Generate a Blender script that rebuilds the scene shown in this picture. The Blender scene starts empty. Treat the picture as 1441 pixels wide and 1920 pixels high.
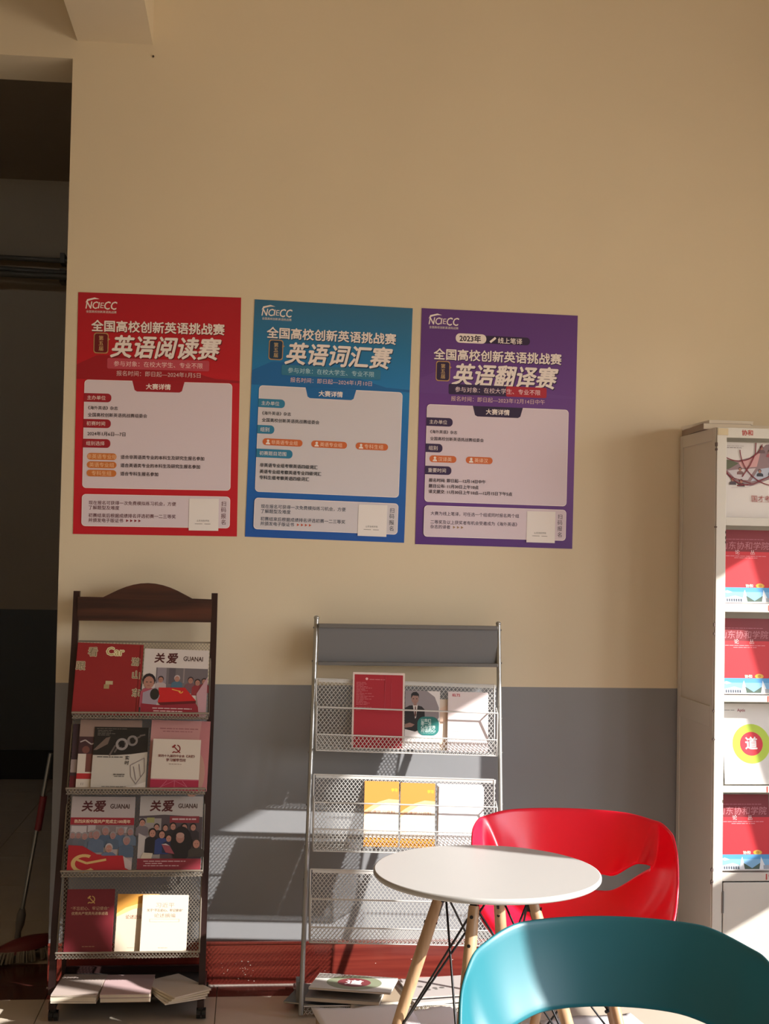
import bpy, bmesh, math, random
from mathutils import Vector, Matrix
random.seed(7)
scene = bpy.context.scene
COL = scene.collection
R = math.radians

# ------------------------------------------------------------------ camera
def setup_camera():
    y, p, r = R(5.8), R(1.95), R(1.1)
    f = Vector((math.sin(y)*math.cos(p), math.cos(y)*math.cos(p), math.sin(p)))
    rt = Vector((math.cos(y), -math.sin(y), 0))
    up = rt.cross(f)
    X = rt*math.cos(r) + up*math.sin(r)
    U = -rt*math.sin(r) + up*math.cos(r)
    cd = bpy.data.cameras.new('camera')
    cd.sensor_fit = 'VERTICAL'; cd.sensor_height = 36.0
    cd.lens = 2450.0/1920.0*36.0
    cd.clip_start = 0.05; cd.clip_end = 100
    c = bpy.data.objects.new('camera', cd); COL.objects.link(c)
    M = Matrix((X, U, -f)).transposed().to_4x4()
    M.translation = Vector((0, -4.9, 1.585))
    c.matrix_world = M
    scene.camera = c
setup_camera()

# ------------------------------------------------------------------ world, sun, exposure
AZ, EL = R(62.0), R(26.5)           # low winter sun from the windows on the right
TOSUN = Vector((math.sin(AZ)*math.cos(EL), -math.cos(AZ)*math.cos(EL), math.sin(EL)))
w = bpy.data.worlds.new('sky'); scene.world = w; w.use_nodes = True
nt = w.node_tree; nt.nodes.clear()
out = nt.nodes.new('ShaderNodeOutputWorld'); bg = nt.nodes.new('ShaderNodeBackground')
tc = nt.nodes.new('ShaderNodeTexCoord'); sp = nt.nodes.new('ShaderNodeSeparateXYZ'); cr = nt.nodes.new('ShaderNodeValToRGB')
mp = nt.nodes.new('ShaderNodeMapRange')
mp.inputs['From Min'].default_value = -1; mp.inputs['From Max'].default_value = 1
nt.links.new(tc.outputs['Generated'], sp.inputs[0]); nt.links.new(sp.outputs['Z'], mp.inputs['Value'])
nt.links.new(mp.outputs[0], cr.inputs[0]); nt.links.new(cr.outputs[0], bg.inputs['Color']); nt.links.new(bg.outputs[0], out.inputs['Surface'])
e = cr.color_ramp.elements
e[0].position = 0.0; e[0].color = (0.62, 0.50, 0.38, 1)
e[1].position = 1.0; e[1].color = (0.50, 0.62, 0.85, 1)
n_ = e.new(0.49); n_.color = (0.62, 0.52, 0.40, 1)
n_ = e.new(0.51); n_.color = (1.0, 0.96, 0.92, 1)
n_ = e.new(0.70); n_.color = (0.68, 0.76, 0.90, 1)
bg.inputs['Strength'].default_value = 10.5
sd = bpy.data.lights.new('sun', 'SUN'); sd.energy = 12.0; sd.angle = R(0.53); sd.color = (1.0, 0.96, 0.91)
so = bpy.data.objects.new('sun', sd); COL.objects.link(so)
so.rotation_euler = TOSUN.to_track_quat('Z', 'Y').to_euler()
vs = scene.view_settings
scene.display_settings.display_device = 'sRGB'
vs.view_transform = 'Standard'; vs.look = 'None'; vs.gamma = 1.0; vs.use_curve_mapping = False
vs.exposure = 0.03
scene.cycles.max_bounces = 10; scene.cycles.diffuse_bounces = 7; scene.cycles.glossy_bounces = 3
scene.cycles.caustics_reflective = False; scene.cycles.sample_clamp_indirect = 6.0
scene.cycles.use_denoising = True

# ------------------------------------------------------------------ helpers
MATS = {}
def mat(name, col, rough=0.6, metal=0.0, bump=0.0, bscale=200.0, var=0.0, vscale=6.0, coat=0.0, sheen=0.0):
    if name in MATS: return MATS[name]
    m = bpy.data.materials.new(name); m.use_nodes = True
    N, Lk = m.node_tree.nodes, m.node_tree.links
    b = N['Principled BSDF']
    b.inputs['Base Color'].default_value = (*col, 1); b.inputs['Roughness'].default_value = rough
    b.inputs['Metallic'].default_value = metal; b.inputs['Coat Weight'].default_value = coat
    t = N.new('ShaderNodeTexCoord')
    if var > 0:
        n = N.new('ShaderNodeTexNoise'); n.inputs['Scale'].default_value = vscale; n.inputs['Detail'].default_value = 4
        Lk.new(t.outputs['Object'], n.inputs['Vector'])
        r = N.new('ShaderNodeValToRGB'); Lk.new(n.outputs['Fac'], r.inputs[0])
        r.color_ramp.elements[0].position = 0.3; r.color_ramp.elements[1].position = 0.7
        r.color_ramp.elements[0].color = (*[c*(1-var) for c in col], 1)
        r.color_ramp.elements[1].color = (*[min(1, c*(1+var)) for c in col], 1)
        Lk.new(r.outputs[0], b.inputs['Base Color'])
    if bump > 0:
        n = N.new('ShaderNodeTexNoise'); n.inputs['Scale'].default_value = bscale; n.inputs['Detail'].default_value = 3
        Lk.new(t.outputs['Object'], n.inputs['Vector'])
        bm_ = N.new('ShaderNodeBump'); bm_.inputs['Strength'].default_value = bump; bm_.inputs['Distance'].default_value = 0.002
        Lk.new(n.outputs['Fac'], bm_.inputs['Height']); Lk.new(bm_.outputs[0], b.inputs['Normal'])
    MATS[name] = m
    return m
def wood(name, c0, c1, axis='X', scale=3.0, stretch=12.0, rough=0.35, coat=0.3, contrast=(0.35, 0.65)):
    if name in MATS: return MATS[name]
    m = bpy.data.materials.new(name); m.use_nodes = True
    N, Lk = m.node_tree.nodes, m.node_tree.links; b = N['Principled BSDF']
    t = N.new('ShaderNodeTexCoord'); mpn = N.new('ShaderNodeMapping'); Lk.new(t.outputs['Object'], mpn.inputs[0])
    s = [scale*stretch]*3; s['XYZ'.index(axis)] = scale
    mpn.inputs['Scale'].default_value = s
    n = N.new('ShaderNodeTexNoise'); n.inputs['Scale'].default_value = 1.0; n.inputs['Detail'].default_value = 6; n.inputs['Distortion'].default_value = 0.6
    Lk.new(mpn.outputs[0], n.inputs['Vector'])
    r = N.new('ShaderNodeValToRGB'); Lk.new(n.outputs['Fac'], r.inputs[0])
    r.color_ramp.elements[0].position, r.color_ramp.elements[1].position = contrast
    r.color_ramp.elements[0].color = (*c0, 1); r.color_ramp.elements[1].color = (*c1, 1)
    Lk.new(r.outputs[0], b.inputs['Base Color'])
    b.inputs['Roughness'].default_value = rough; b.inputs['Coat Weight'].default_value = coat; b.inputs['Coat Roughness'].default_value = 0.2
    MATS[name] = m
    return m
def srgb(h):
    h = h.lstrip('#'); v = [int(h[i:i+2], 16)/255 for i in (0, 2, 4)]
    return tuple(c/12.92 if c <= 0.04045 else ((c+0.055)/1.055)**2.4 for c in v)
def ink(h, rough=0.5):
    return mat('ink_'+h.lstrip('#'), srgb(h), rough)

class MB:
    def __init__(s): s.v = []; s.f = []; s.m = []; s.sm = []
    def add(s, vs, fs, m=0, smooth=False):
        o = len(s.v); s.v += [tuple(v) for v in vs]
        for f in fs: s.f.append(tuple(i+o for i in f)); s.m.append(m); s.sm.append(smooth)
        return s
    def box(s, a, b, m=0, M=None):
        x0, y0, z0 = a; x1, y1, z1 = b
        vs = [Vector(p) for p in ((x0,y0,z0),(x1,y0,z0),(x1,y1,z0),(x0,y1,z0),(x0,y0,z1),(x1,y0,z1),(x1,y1,z1),(x0,y1,z1))]
        if M is not None: vs = [M @ v for v in vs]
        return s.add(vs, [(0,3,2,1),(4,5,6,7),(0,1,5,4),(1,2,6,5),(2,3,7,6),(3,0,4,7)], m)
    def prism(s, poly, z0, z1, m=0, M=None, ms=None):
        n = len(poly)
        vs = [Vector((x, y, z0)) for x, y in poly] + [Vector((x, y, z1)) for x, y in poly]
        if M is not None: vs = [M @ v for v in vs]
        s.add(vs, [tuple(range(n-1, -1, -1)), tuple(range(n, 2*n))], m)
        s.add(vs, [(i, (i+1) % n, (i+1) % n+n, i+n) for i in range(n)], m if ms is None else ms)
        return s
    def tube(s, pts, r, n=8, m=0, caps=True, smooth=True):
        pts = [Vector(p) for p in pts]
        rs = r if isinstance(r, (list, tuple)) else [r]*len(pts)
        vs = []; prev = None
        for i, p in enumerate(pts):
            d = (pts[min(i+1, len(pts)-1)] - pts[max(i-1, 0)]).normalized()
            a = prev - d*prev.dot(d) if prev is not None else d.orthogonal()
            a.normalize(); prev = a; b = d.cross(a)
            vs += [p + (a*math.cos(2*math.pi*k/n) + b*math.sin(2*math.pi*k/n))*rs[i] for k in range(n)]
        fs = [(i*n+k, i*n+(k+1) % n, (i+1)*n+(k+1) % n, (i+1)*n+k) for i in range(len(pts)-1) for k in range(n)]
        s.add(vs, fs, m, smooth)
        if caps: s.add(vs, [tuple(range(n-1, -1, -1)), tuple(range((len(pts)-1)*n, len(pts)*n))], m)
        return s
    def lathe(s, prof, n=48, m=0, c=(0, 0, 0), smooth=True, M=None):
        vs = []
        for r, z in prof:
            for k in range(n):
                a = 2*math.pi*k/n; v = Vector((c[0]+r*math.cos(a), c[1]+r*math.sin(a), c[2]+z))
                vs.append(M @ v if M is not None else v)
        fs = [(i*n+k, i*n+(k+1) % n, (i+1)*n+(k+1) % n, (i+1)*n+k) for i in range(len(prof)-1) for k in range(n)]
        s.add(vs, fs, m, smooth)
        s.add(vs, [tuple(range(n-1, -1, -1)), tuple(range((len(prof)-1)*n, len(prof)*n))], m)
        return s
    def build(s, name, mats, parent=None, bevel=0.0, mw=None):
        me = bpy.data.meshes.new(name); me.from_pydata(s.v, [], s.f)
        for mm in (mats if isinstance(mats, (list, tuple)) else [mats]): me.materials.append(mm)
        me.polygons.foreach_set('material_index', s.m); me.polygons.foreach_set('use_smooth', s.sm); me.update()
        o = bpy.data.objects.new(name, me); COL.objects.link(o)
        if parent is not None: o.parent = parent
        if mw is not None: o.matrix_world = mw
        if bevel > 0:
            b = o.modifiers.new('bevel', 'BEVEL'); b.width = bevel; b.segments = 2; b.limit_method = 'ANGLE'; b.angle_limit = R(40)
        return o
def tag(o, label, cat, group=None):
    o['label'] = label; o['category'] = cat
    if group: o['group'] = group
    return o
def thing(name, label, cat, loc=(0, 0, 0), rz=0, group=None, M=None):
    o = bpy.data.objects.new(name, None); COL.objects.link(o); o.empty_display_size = 0.05
    if M is not None: o.matrix_world = M
    else: o.location = loc; o.rotation_euler = (0, 0, rz)
    return tag(o, label, cat, group)
def struct(o): o['kind'] = 'structure'; return o

# text ---------------------------------------------------------------
_tc = {}
def glyphs(txt, bold=0.0):
    k = (txt, bold)
    if k in _tc: return _tc[k]
    c = bpy.data.curves.new('t', 'FONT'); c.body = txt; c.size = 1.0; c.offset = bold; c.resolution_u = 2
    o = bpy.data.objects.new('t', c); COL.objects.link(o)
    dg = bpy.context.evaluated_depsgraph_get(); oe = o.evaluated_get(dg); me = bpy.data.meshes.new_from_object(oe)
    vs = [(v.co.x, v.co.y) for v in me.vertices]; fs = [tuple(p.vertices) for p in me.polygons]
    bpy.data.objects.remove(o); bpy.data.curves.remove(c); bpy.data.meshes.remove(me)
    _tc[k] = (vs, fs); return _tc[k]

class Sheet:
    """flat print on a rectangle w x h metres; coordinates are fractions, x right, y down; local frame: x right, y up, z out of the paper, origin bottom left"""
    def __init__(s, wd, ht, z=0.0003, dz=0.00006): s.w, s.h, s.z, s.dz = wd, ht, z, dz; s.mb = MB(); s.mats = []
    def mi(s, c):
        m = ink(c) if isinstance(c, str) else c
        if m not in s.mats: s.mats.append(m)
        return s.mats.index(m)
    def pt(s, x, y): return (x*s.w, (1-y)*s.h, s.z)
    def P(s, pts, c): s.mb.add([s.pt(*p) for p in pts], [tuple(range(len(pts)-1, -1, -1))], s.mi(c)); s.z += s.dz; return s
    def Rc(s, x0, y0, x1, y1, c): return s.P([(x0, y0), (x1, y0), (x1, y1), (x0, y1)], c)
    def RR(s, x0, y0, x1, y1, r, c, n=5, corners=(1, 1, 1, 1)):
        rx = r/s.w; ry = r/s.h; pts = []
        for (cx, cy, a0, on, kx, ky) in ((x1-rx, y0+ry, -90, corners[1], x1, y0), (x1-rx, y1-ry, 0, corners[2], x1, y1), (x0+rx, y1-ry, 90, corners[3], x0, y1), (x0+rx, y0+ry, 180, corners[0], x0, y0)):
            if on: pts += [(cx+rx*math.cos(R(a0+90*i/n)), cy+ry*math.sin(R(a0+90*i/n))) for i in range(n+1)]
            else: pts.append((kx, ky))
        return s.P(pts, c)
    def E(s, cx, cy, rx, c, ry=None, n=18, a0=0, a1=360):
        """rx as a fraction of the width, ry (same unit) defaults to a true circle"""
        ry = rx if ry is None else ry; k = s.w/s.h
        m = n if a1-a0 >= 360 else n+1
        return s.P([(cx+rx*math.cos(R(a0+(a1-a0)*i/n)), cy+ry*k*math.sin(R(a0+(a1-a0)*i/n))) for i in range(m)], c)
    def ring(s, cx, cy, r0, r1, c, a0=0, a1=360, n=28, kx=1.0):
        k = s.w/s.h; vs = []
        for i in range(n+1):
            a = R(a0+(a1-a0)*i/n)
            vs += [s.pt(cx+kx*r0*math.cos(a), cy+r0*k*math.sin(a)), s.pt(cx+kx*r1*math.cos(a), cy+r1*k*math.sin(a))]
        s.mb.add(vs, [(2*i, 2*i+2, 2*i+3, 2*i+1) for i in range(n)], s.mi(c)); s.z += s.dz; return s
    def line(s, x0, y0, x1, y1, t, c):
        k = s.h/s.w; dx, dy = (x1-x0), (y1-y0)*k; l = math.hypot(dx, dy) or 1
        nx, ny = -dy/l*t/2, dx/l*t/2/k
        return s.P([(x0+nx, y0+ny), (x1+nx, y1+ny), (x1-nx, y1-ny), (x0-nx, y0-ny)], c)
    def path(s, pts, t, c):
        for a, b in zip(pts[:-1], pts[1:]): s.line(*a, *b, t, c); s.z -= s.dz
        s.z += s.dz; return s
    def T(s, txt, x, y, c, wd=None, em=None, bold=0.012, shear=0.0, anchor='l', hs=1.0):
        vs, fs = glyphs(txt, 0.0)
        if not vs: return s
        x0 = min(v[0] for v in vs); x1 = max(v[0] for v in vs); y0 = min(v[1] for v in vs); y1 = max(v[1] for v in vs)
        sc = wd*s.w/(x1-x0) if wd else em*s.h
        W_ = (x1-x0)*sc; ox = x*s.w - (W_/2 if anchor == 'c' else (W_ if anchor == 'r' else 0)); oy = (1-y)*s.h
        d = bold*sc
        for k, (dx, dy) in enumerate(((0, 0),) if bold < .015 else ((-d, 0), (d, 0), (0, d), (0, -d)) if bold < .04 else ((-d, 0), (d, 0), (0, d), (0, -d), (-d*.7, d*.7), (d*.7, -d*.7), (d*.7, d*.7), (-d*.7, -d*.7))):
            s.mb.add([(ox+(a-x0)*sc+shear*(b-(y0+y1)/2)*sc*hs+dx, oy+(b-(y0+y1)/2)*sc*hs+dy, s.z+k*2e-6) for a, b in vs], fs, s.mi(c))
        s.z += s.dz
        return s
    def dashes(s, x0, x1, y, t, c, seed=1, n=None):
        """a row of unreadably small print"""
        rd = random.Random(seed); x = x0
        while x < x1-0.004:
            L_ = min(rd.uniform(0.03, 0.10), x1-x); s.Rc(x, y-t/2, x+L_, y+t/2, c); s.z -= s.dz; x += L_+0.012
        s.z += s.dz; return s
    def build(s, name, parent, M=None):
        o = s.mb.build(name, s.mats, parent)
        if M is not None: o.matrix_local = M
        return o
def frame(BL, BR, TL):
    """matrix of a sheet standing with these three corners; returns matrix, width, height"""
    BL, BR, TL = Vector(BL), Vector(BR), Vector(TL)
    x = (BR-BL); wd = x.length; x.normalize(); y = TL-BL; ht = y.length; y = (y - x*y.dot(x)).normalized(); z = x.cross(y)
    M = Matrix((x, y, z)).transposed().to_4x4(); M.translation = BL
    return M, wd, ht
def rot(ax, deg): return Matrix.Rotation(R(deg), 4, ax)
def tr(x, y, z): return Matrix.Translation((x, y, z))

# ------------------------------------------------------------------ room shell
cream = mat('cream_wall_paint', (0.70, 0.605, 0.44), 0.75, bump=0.15, bscale=60, var=0.03, vscale=1.3)
grey = mat('grey_wainscot_paint', (0.235, 0.238, 0.248), 0.45, bump=0.1, bscale=50, var=0.04, vscale=2)
ceilm = mat('ceiling_paint', (0.70, 0.62, 0.50), 0.8, var=0.03)
def floor_material():
    m = bpy.data.materials.new('beige_floor_tile'); m.use_nodes = True
    N, Lk = m.node_tree.nodes, m.node_tree.links; b = N['Principled BSDF']
    t = N.new('ShaderNodeTexCoord'); n = N.new('ShaderNodeTexNoise'); n.inputs['Scale'].default_value = 5; n.inputs['Detail'].default_value = 6
    Lk.new(t.outputs['Object'], n.inputs['Vector']); r = N.new('ShaderNodeValToRGB'); Lk.new(n.outputs['Fac'], r.inputs[0])
    r.color_ramp.elements[0].color = (0.53, 0.45, 0.36, 1); r.color_ramp.elements[1].color = (0.63, 0.55, 0.45, 1)
    Lk.new(r.outputs[0], b.inputs['Base Color']); b.inputs['Roughness'].default_value = 0.22
    return m
tile = floor_material()
darktile = mat('dark_red_border_tile', (0.07, 0.018, 0.014), 0.2, var=0.25, vscale=30)
grout = mat('pale_grout', (0.42, 0.36, 0.30), 0.8)
cherry = wood('cherry_baseboard', (0.115, 0.014, 0.011), (0.21, 0.034, 0.022), 'X', 1.5, 25, 0.25, 0.5)
XL, XR, YF, ZC = -4.0, 3.2, -7.0, 3.95
WX = -0.70                                  # free end of the back wall, beside the passage
def two_tone(name, boxes, split=1.10):
    b = MB()
    for (a, c) in boxes:
        if a[2] < split < c[2]:
            b.box(a, (c[0], c[1], split), 1); b.box((a[0], a[1], split), c, 0)
        else: b.box(a, c, 0 if a[2] >= split else 1)
    return struct(b.build(name, [cream, grey]))
two_tone('wall_back', [((WX, 0, 0), (XR+.2, 0.26, ZC))])
two_tone('wall_back_lintel', [((-2.3, 0, 3.415), (WX, 0.26, ZC))])
bpy.data.objects['wall_back_lintel'].name = 'trim_1'
two_tone('wall_back_left', [((XL-.2, 0, 0), (-2.3, 0.26, ZC))])
two_tone('wall_left', [((XL-.2, YF, 0), (XL, 0, ZC))])
two_tone('wall_front', [((XL-.2, YF-.2, 0), (XR+.2, YF, ZC))])
# window wall on the right: three tall windows between piers
wins = [(-1.93, -1.10), (-3.14, -2.05), (-4.45, -3.37), (-5.90, -4.75)]
SILL, HEAD = 0.85, 2.56
bx = []; yprev = 0.0
for (a, c) in wins:
    bx.append(((XR, c, 0), (XR+.24, yprev, ZC))); yprev = a
    bx.append(((XR, a, 0), (XR+.24, c, SILL))); bx.append(((XR, a, HEAD), (XR+.24, c, ZC)))
bx.append(((XR, YF, 0), (XR+.24, yprev, ZC)))
two_tone('wall_right', bx)
alu = mat('white_window_frame', (0.6, 0.6, 0.6), 0.4)
for i, (a, c) in enumerate(wins):
    b = MB(); t = 0.035; x0, x1 = XR+.16, XR+.21
    b.box((x0, a, SILL), (x1, a+t, HEAD)); b.box((x0, c-t, SILL), (x1, c, HEAD)); b.box((x0, a, SILL), (x1, c, SILL+t)); b.box((x0, a, HEAD-t), (x1, c, HEAD))
    b.box((x0, a, 1.25), (x1, c, 1.42))
    if i == 1: b.box((x0, -2.445, SILL), (x1, -2.375, HEAD))          # the post between its narrow and its wide light
    struct(b.build('window_%d' % (i+1), alu))
    pl = bpy.data.lights.new('window_daylight', 'AREA'); pl.shape = 'RECTANGLE'; pl.size = c-a; pl.size_y = HEAD-SILL; pl.cycles.is_portal = True
    po = bpy.data.objects.new('window_daylight', pl); COL.objects.link(po)
    po.matrix_world = tr(XR+.23, (a+c)/2, (SILL+HEAD)/2) @ rot('Z', 90) @ rot('X', 90) @ rot('Y', 0)
    po.rotation_euler = (R(90), 0, R(90))
# ceiling and beam
struct(MB().box((XL-.2, YF-.2, ZC), (XR+.2, 0.26, ZC+.15)).build('ceiling', ceilm))
struct(MB().box((-0.685, YF, 3.483), (-0.407, 0, ZC)).build('trim_2', cream))
# passage behind the opening, unlit
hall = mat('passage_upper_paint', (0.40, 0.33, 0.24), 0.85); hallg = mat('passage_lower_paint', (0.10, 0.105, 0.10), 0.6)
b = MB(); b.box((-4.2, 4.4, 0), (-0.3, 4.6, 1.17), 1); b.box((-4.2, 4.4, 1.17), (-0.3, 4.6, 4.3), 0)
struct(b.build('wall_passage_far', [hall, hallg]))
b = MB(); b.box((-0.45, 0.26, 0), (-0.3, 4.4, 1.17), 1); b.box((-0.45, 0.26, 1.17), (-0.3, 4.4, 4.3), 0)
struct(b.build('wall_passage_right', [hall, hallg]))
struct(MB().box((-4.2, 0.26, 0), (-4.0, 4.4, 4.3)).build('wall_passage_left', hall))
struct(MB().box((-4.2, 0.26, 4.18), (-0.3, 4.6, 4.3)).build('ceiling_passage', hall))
struct(MB().box((-4.0, 4.385, 0), (-0.45, 4.4, 0.20)).build('baseboard_passage', mat('black_skirting', (0.012, 0.012, 0.012), 0.4)))
# floors
struct(MB().box((XL-.2, YF-.2, -0.12), (XR+.2, 4.6, -0.012)).build('floor', grout))
fl = bpy.data.objects['floor']
P_ = 0.60; g_ = 0.003; tm = {}
def tile_piece(x0, y0, x1, y1, m, nm='tile'):
    k = (round(x1-x0, 3), round(y1-y0, 3), m.name)
    if k not in tm:
        b = MB().box((0, 0, 0), (x1-x0, y1-y0, 0.012)); o = b.build(nm, m, fl); tm[k] = o.data
    else:
        o = bpy.data.objects.new(nm, tm[k]); COL.objects.link(o); o.parent = fl
    o.location = (x0, y0, -0.012)
xg = -0.086
for i in range(-6, 6):
    x0 = xg+i*P_+g_/2; x1 = xg+(i+1)*P_-g_/2
    x0c, x1c = max(x0, XL), min(x1, XR)
    if x1c <= x0c: continue
    tile_piece(x0c, -0.135, x1c, -0.016 if x0c > WX-.01 else 0.0, darktile, 'border_tile')
    for j in range(0, 12):
        y1 = -0.138-j*P_; y0 = y1-P_+g_
        if y1 < YF: break
        tile_piece(x0c, max(y0, YF), x1c, y1, tile)
for i in range(-6, 0):
    x0 = xg+i*P_+g_/2; x1 = min(xg+(i+1)*P_-g_/2, WX)
    if x1 <= x0: continue
    for j in range(0, 8):
        y0 = 0.27+j*P_; tile_piece(max(x0, XL), y0, x1, min(y0+P_-g_, 4.38), tile)
tile_piece(-2.3, 0.002, WX-0.002, 0.267, darktile, 'threshold_slab')
# baseboard: boards with a cap
bb = MB().box((WX, -0.014, 0), (1.66, 0.0, 0.152)); bb.box((WX, -0.018, 0.148), (1.66, 0, 0.158))
struct(bb.build('baseboard_back', cherry, bevel=0.002))
struct(MB().box((WX, -0.024, -0.002), (1.66, -0.0145, 0.0035)).build('trim_4', mat('pale_joint', (.55, .47, .42), .6)))
chip = mat('chipped_paint', (0.55, 0.42, 0.36), 0.8)
b = MB(); rd = random.Random(3)
for k in range(26):
    cx = rd.choice([rd.gauss(-0.03, .03), rd.gauss(0.02, .02), rd.uniform(-.1, 1.0)]); cz = rd.uniform(0.01, 0.09); r_ = rd.uniform(.0008, .0022)
    b.prism([(cx+r_*rd.uniform(.6, 1.8)*math.cos(a), cz+r_*math.sin(a)) for a in [0, 1.2, 2.4, 3.7, 5]], 0.0143, 0.0147, M=rot('X', 90))
o = b.build('chipped_spots', chip, bpy.data.objects['baseboard_back']); o['kind'] = 'stuff'
# pipes in the passage
pm = mat('dark_pipe', (0.10, 0.09, 0.07), 0.5)
for nm, z0, z1, r_, lab in (('pipe', 3.60, 3.585, .018, 'topmost thin dark pipe running along the passage wall'), ('pipe', 3.535, 3.475, .022, 'slanting dark pipe, middle one of three in the passage'), ('pipe', 3.455, 3.452, .022, 'lowest dark pipe running level along the passage wall')):
    t = thing(nm, lab, 'pipe', group=None)
    MB().tube([(-3.95, 4.3-.06*(r_ > .02)-.06*(z0 < 3.5), z0+.04), (-0.47, 4.3-.06*(r_ > .02)-.06*(z0 < 3.5), z1-.005)], r_, 10).build('pipe_run', pm, t)
    MB().box((-1.36, 4.27, z1-.01), (-1.33, 4.398, z1+.06)).build('bracket', pm, t)
pt = Sheet(0.01, 0.01)
struct(MB().lathe([(0.004, 0), (0.003, 0.006)], 10, M=tr(-0.405, 0, 3.44) @ rot('X', 90)).build('trim_3', mat('nail', (0.05, 0.03, 0.02), .5)))

# ------------------------------------------------------------------ posters
def grad(name, stops, axis='Y', size=0.9):
    m = bpy.data.materials.new(name); m.use_nodes = True
    N, Lk = m.node_tree.nodes, m.node_tree.links; b = N['Principled BSDF']; b.inputs['Roughness'].default_value = 0.42
    t = N.new('ShaderNodeTexCoord'); s = N.new('ShaderNodeSeparateXYZ'); Lk.new(t.outputs['Object'], s.inputs[0])
    q = N.new('ShaderNodeMapRange'); q.inputs['From Max'].default_value = size; Lk.new(s.outputs[axis], q.inputs['Value'])
    r = N.new('ShaderNodeValToRGB'); Lk.new(q.outputs[0], r.inputs[0]); el = r.color_ramp.elements
    el[0].position, el[0].color = stops[0][0], (*srgb(stops[0][1]), 1); el[1].position, el[1].color = stops[-1][0], (*srgb(stops[-1][1]), 1)
    for p_, c_ in stops[1:-1]: n = el.new(p_); n.color = (*srgb(c_), 1)
    Lk.new(r.outputs[0], b.inputs['Base Color']); return m
def poster(corners, base, dark, tagc, title, pill, pillc, when, sections, bottom, arrow, label, purple=False, ink2='#3a2a30', vc='#5a2030', lf=None):
    BL, BR, TL = corners; M, W_, H_ = frame(BL, BR, TL)
    b = MB(); b.box((0, 0, -0.0006), (W_, H_, 0)); o = b.build('poster', base, None, mw=M); tag(o, label, 'poster', 'competition posters on the wall')
    s = Sheet(W_, H_); wt = '#f0e6e2'
    dy = 0.055 if purple else 0.0
    s.z = .0004
    # sweep in the upper ground of the poster
    s.P([(0, .30), (.12, .26), (.3, .255), (.6, .30), (.85, .345), (1, .35), (1, .36), (.6, .36), (0, .36)], dark[1])
    s.P([(.045, .043), (.055, .028), (.10, .020), (.13, .026), (.10, .027), (.065, .034)], wt)
    s.T('NC', .050, .052, wt, wd=.070, bold=.02, shear=.15, hs=1.25); s.T('I', .124, .052, wt, em=.036, bold=.02, shear=.15)
    s.T('E', .137, .052, wt, em=.033, bold=0, shear=.1); s.T('CC', .160, .052, wt, wd=.075, bold=.02, shear=.15, hs=1.25)
    s.T('全国高校创新英语挑战赛', .05, .079, wt, wd=.185, bold=.01)
    if purple:
        s.RR(.33, .105, .695, .138, .014, dark[0]); s.RR(.22, .1, .415, .14, .0165, wt)
        s.T('2023年', .245, .12, '#2a1838', wd=.135, bold=.03); s.line(.44, .132, .475, .112, .014, wt); s.T('线上笔译', .49, .123, wt, wd=.155, bold=.015)
    s.T('全国高校创新英语挑战赛', .088, .137+dy+.003, dark[0], wd=.815, bold=.03)
    s.T('全国高校创新英语挑战赛', .085, .137+dy, wt, wd=.815, bold=.025)
    s.T(title, .222, .220+dy+.004, dark[0], wd=.655, bold=.03, shear=.22, hs=1.1)
    s.T(title, .217, .220+dy, wt, wd=.655, bold=.028, shear=.22, hs=1.1)
    gold = '#b89060'
    s.RR(.100, .166+dy, .190, .252+dy, .010, gold); s.RR(.105, .170+dy, .185, .248+dy, .009, dark[0])
    s.P([(.184, .185+dy), (.2, .192+dy), (.184, .2+dy)], gold)
    for k, ch in enumerate('第五届'): s.T(ch, .145, .188+k*.022+dy, '#d8b880', em=.021, bold=.012, anchor='c')
    y = .292+dy-.008*bool(purple)
    s.RR(.185, y-.022, .81, y+.022, .006, pillc)
    if purple: s.RR(.55, y-.022, .81, y+.022, .006, '#b02038')
    s.T('参与对象：在校大学生、专业不限', .225, y, pill, wd=.545, bold=.008)
    y += .040
    s.T('报名时间：即日起—'+when, .5, y, '#e8c8c8', wd=(.60 if purple else .515), bold=.008, anchor='c')
    y += .030 - .002*bool(purple)
    bpn = '#efe4e8' if not lf else lf
    yb = .81 if not purple else .82
    s.RR(.05, y, .955, yb, .014, '#f6eeee'); s.RR(.053, y+.002, .952, yb-.002, .013, bpn)
    s.P([(.34, y), (.66, y), (.645, y+.038), (.63, y+.044), (.37, y+.044), (.355, y+.038)], dark[1] if not purple else dark[0])
    s.T('大赛详情', .5, y+.022, wt, wd=.15, bold=.025, anchor='c')
    y += .075
    for kind, *a in sections:
        if kind == 'tag':
            n = len(a[0]); wd = .045+.03*n
            s.RR(.05, y-.019, .05+wd, y+.017, .014, tagc, corners=(0, 1, 1, 0)); s.T(a[0], .068, y-.001, wt, wd=.028*n, bold=.01); y += .041
        elif kind == 't': s.T(a[0], .075, y, ink2, wd=a[1], bold=.02); y += a[2]
        elif kind == 'pt':
            s.RR(.075, y-.014, .255, y+.014, .0125, '#d07838'); s.T(a[0], .165, y, '#f0c8a0', wd=.030*len(a[0]) if len(a[0]) > 3 else .1, bold=.005, anchor='c')
            s.T(a[1], .28, y, ink2, wd=a[2], bold=.02); y += .0345
        elif kind == 'pills':
            for (x0, x1, tx) in a[0]:
                s.RR(x0, y-.015, x1, y+.014, .0125, '#d06a38'); s.E(x0+.034, y-.005, .008, wt); s.E(x0+.034, y+.010, .014, wt, a0=180, a1=360)
                s.T(tx, x0+.055, y, '#f4d8c0', wd=x1-x0-.085, bold=.008)
            y += a[1]
        elif kind == 'gap': y += a[0]
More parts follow.
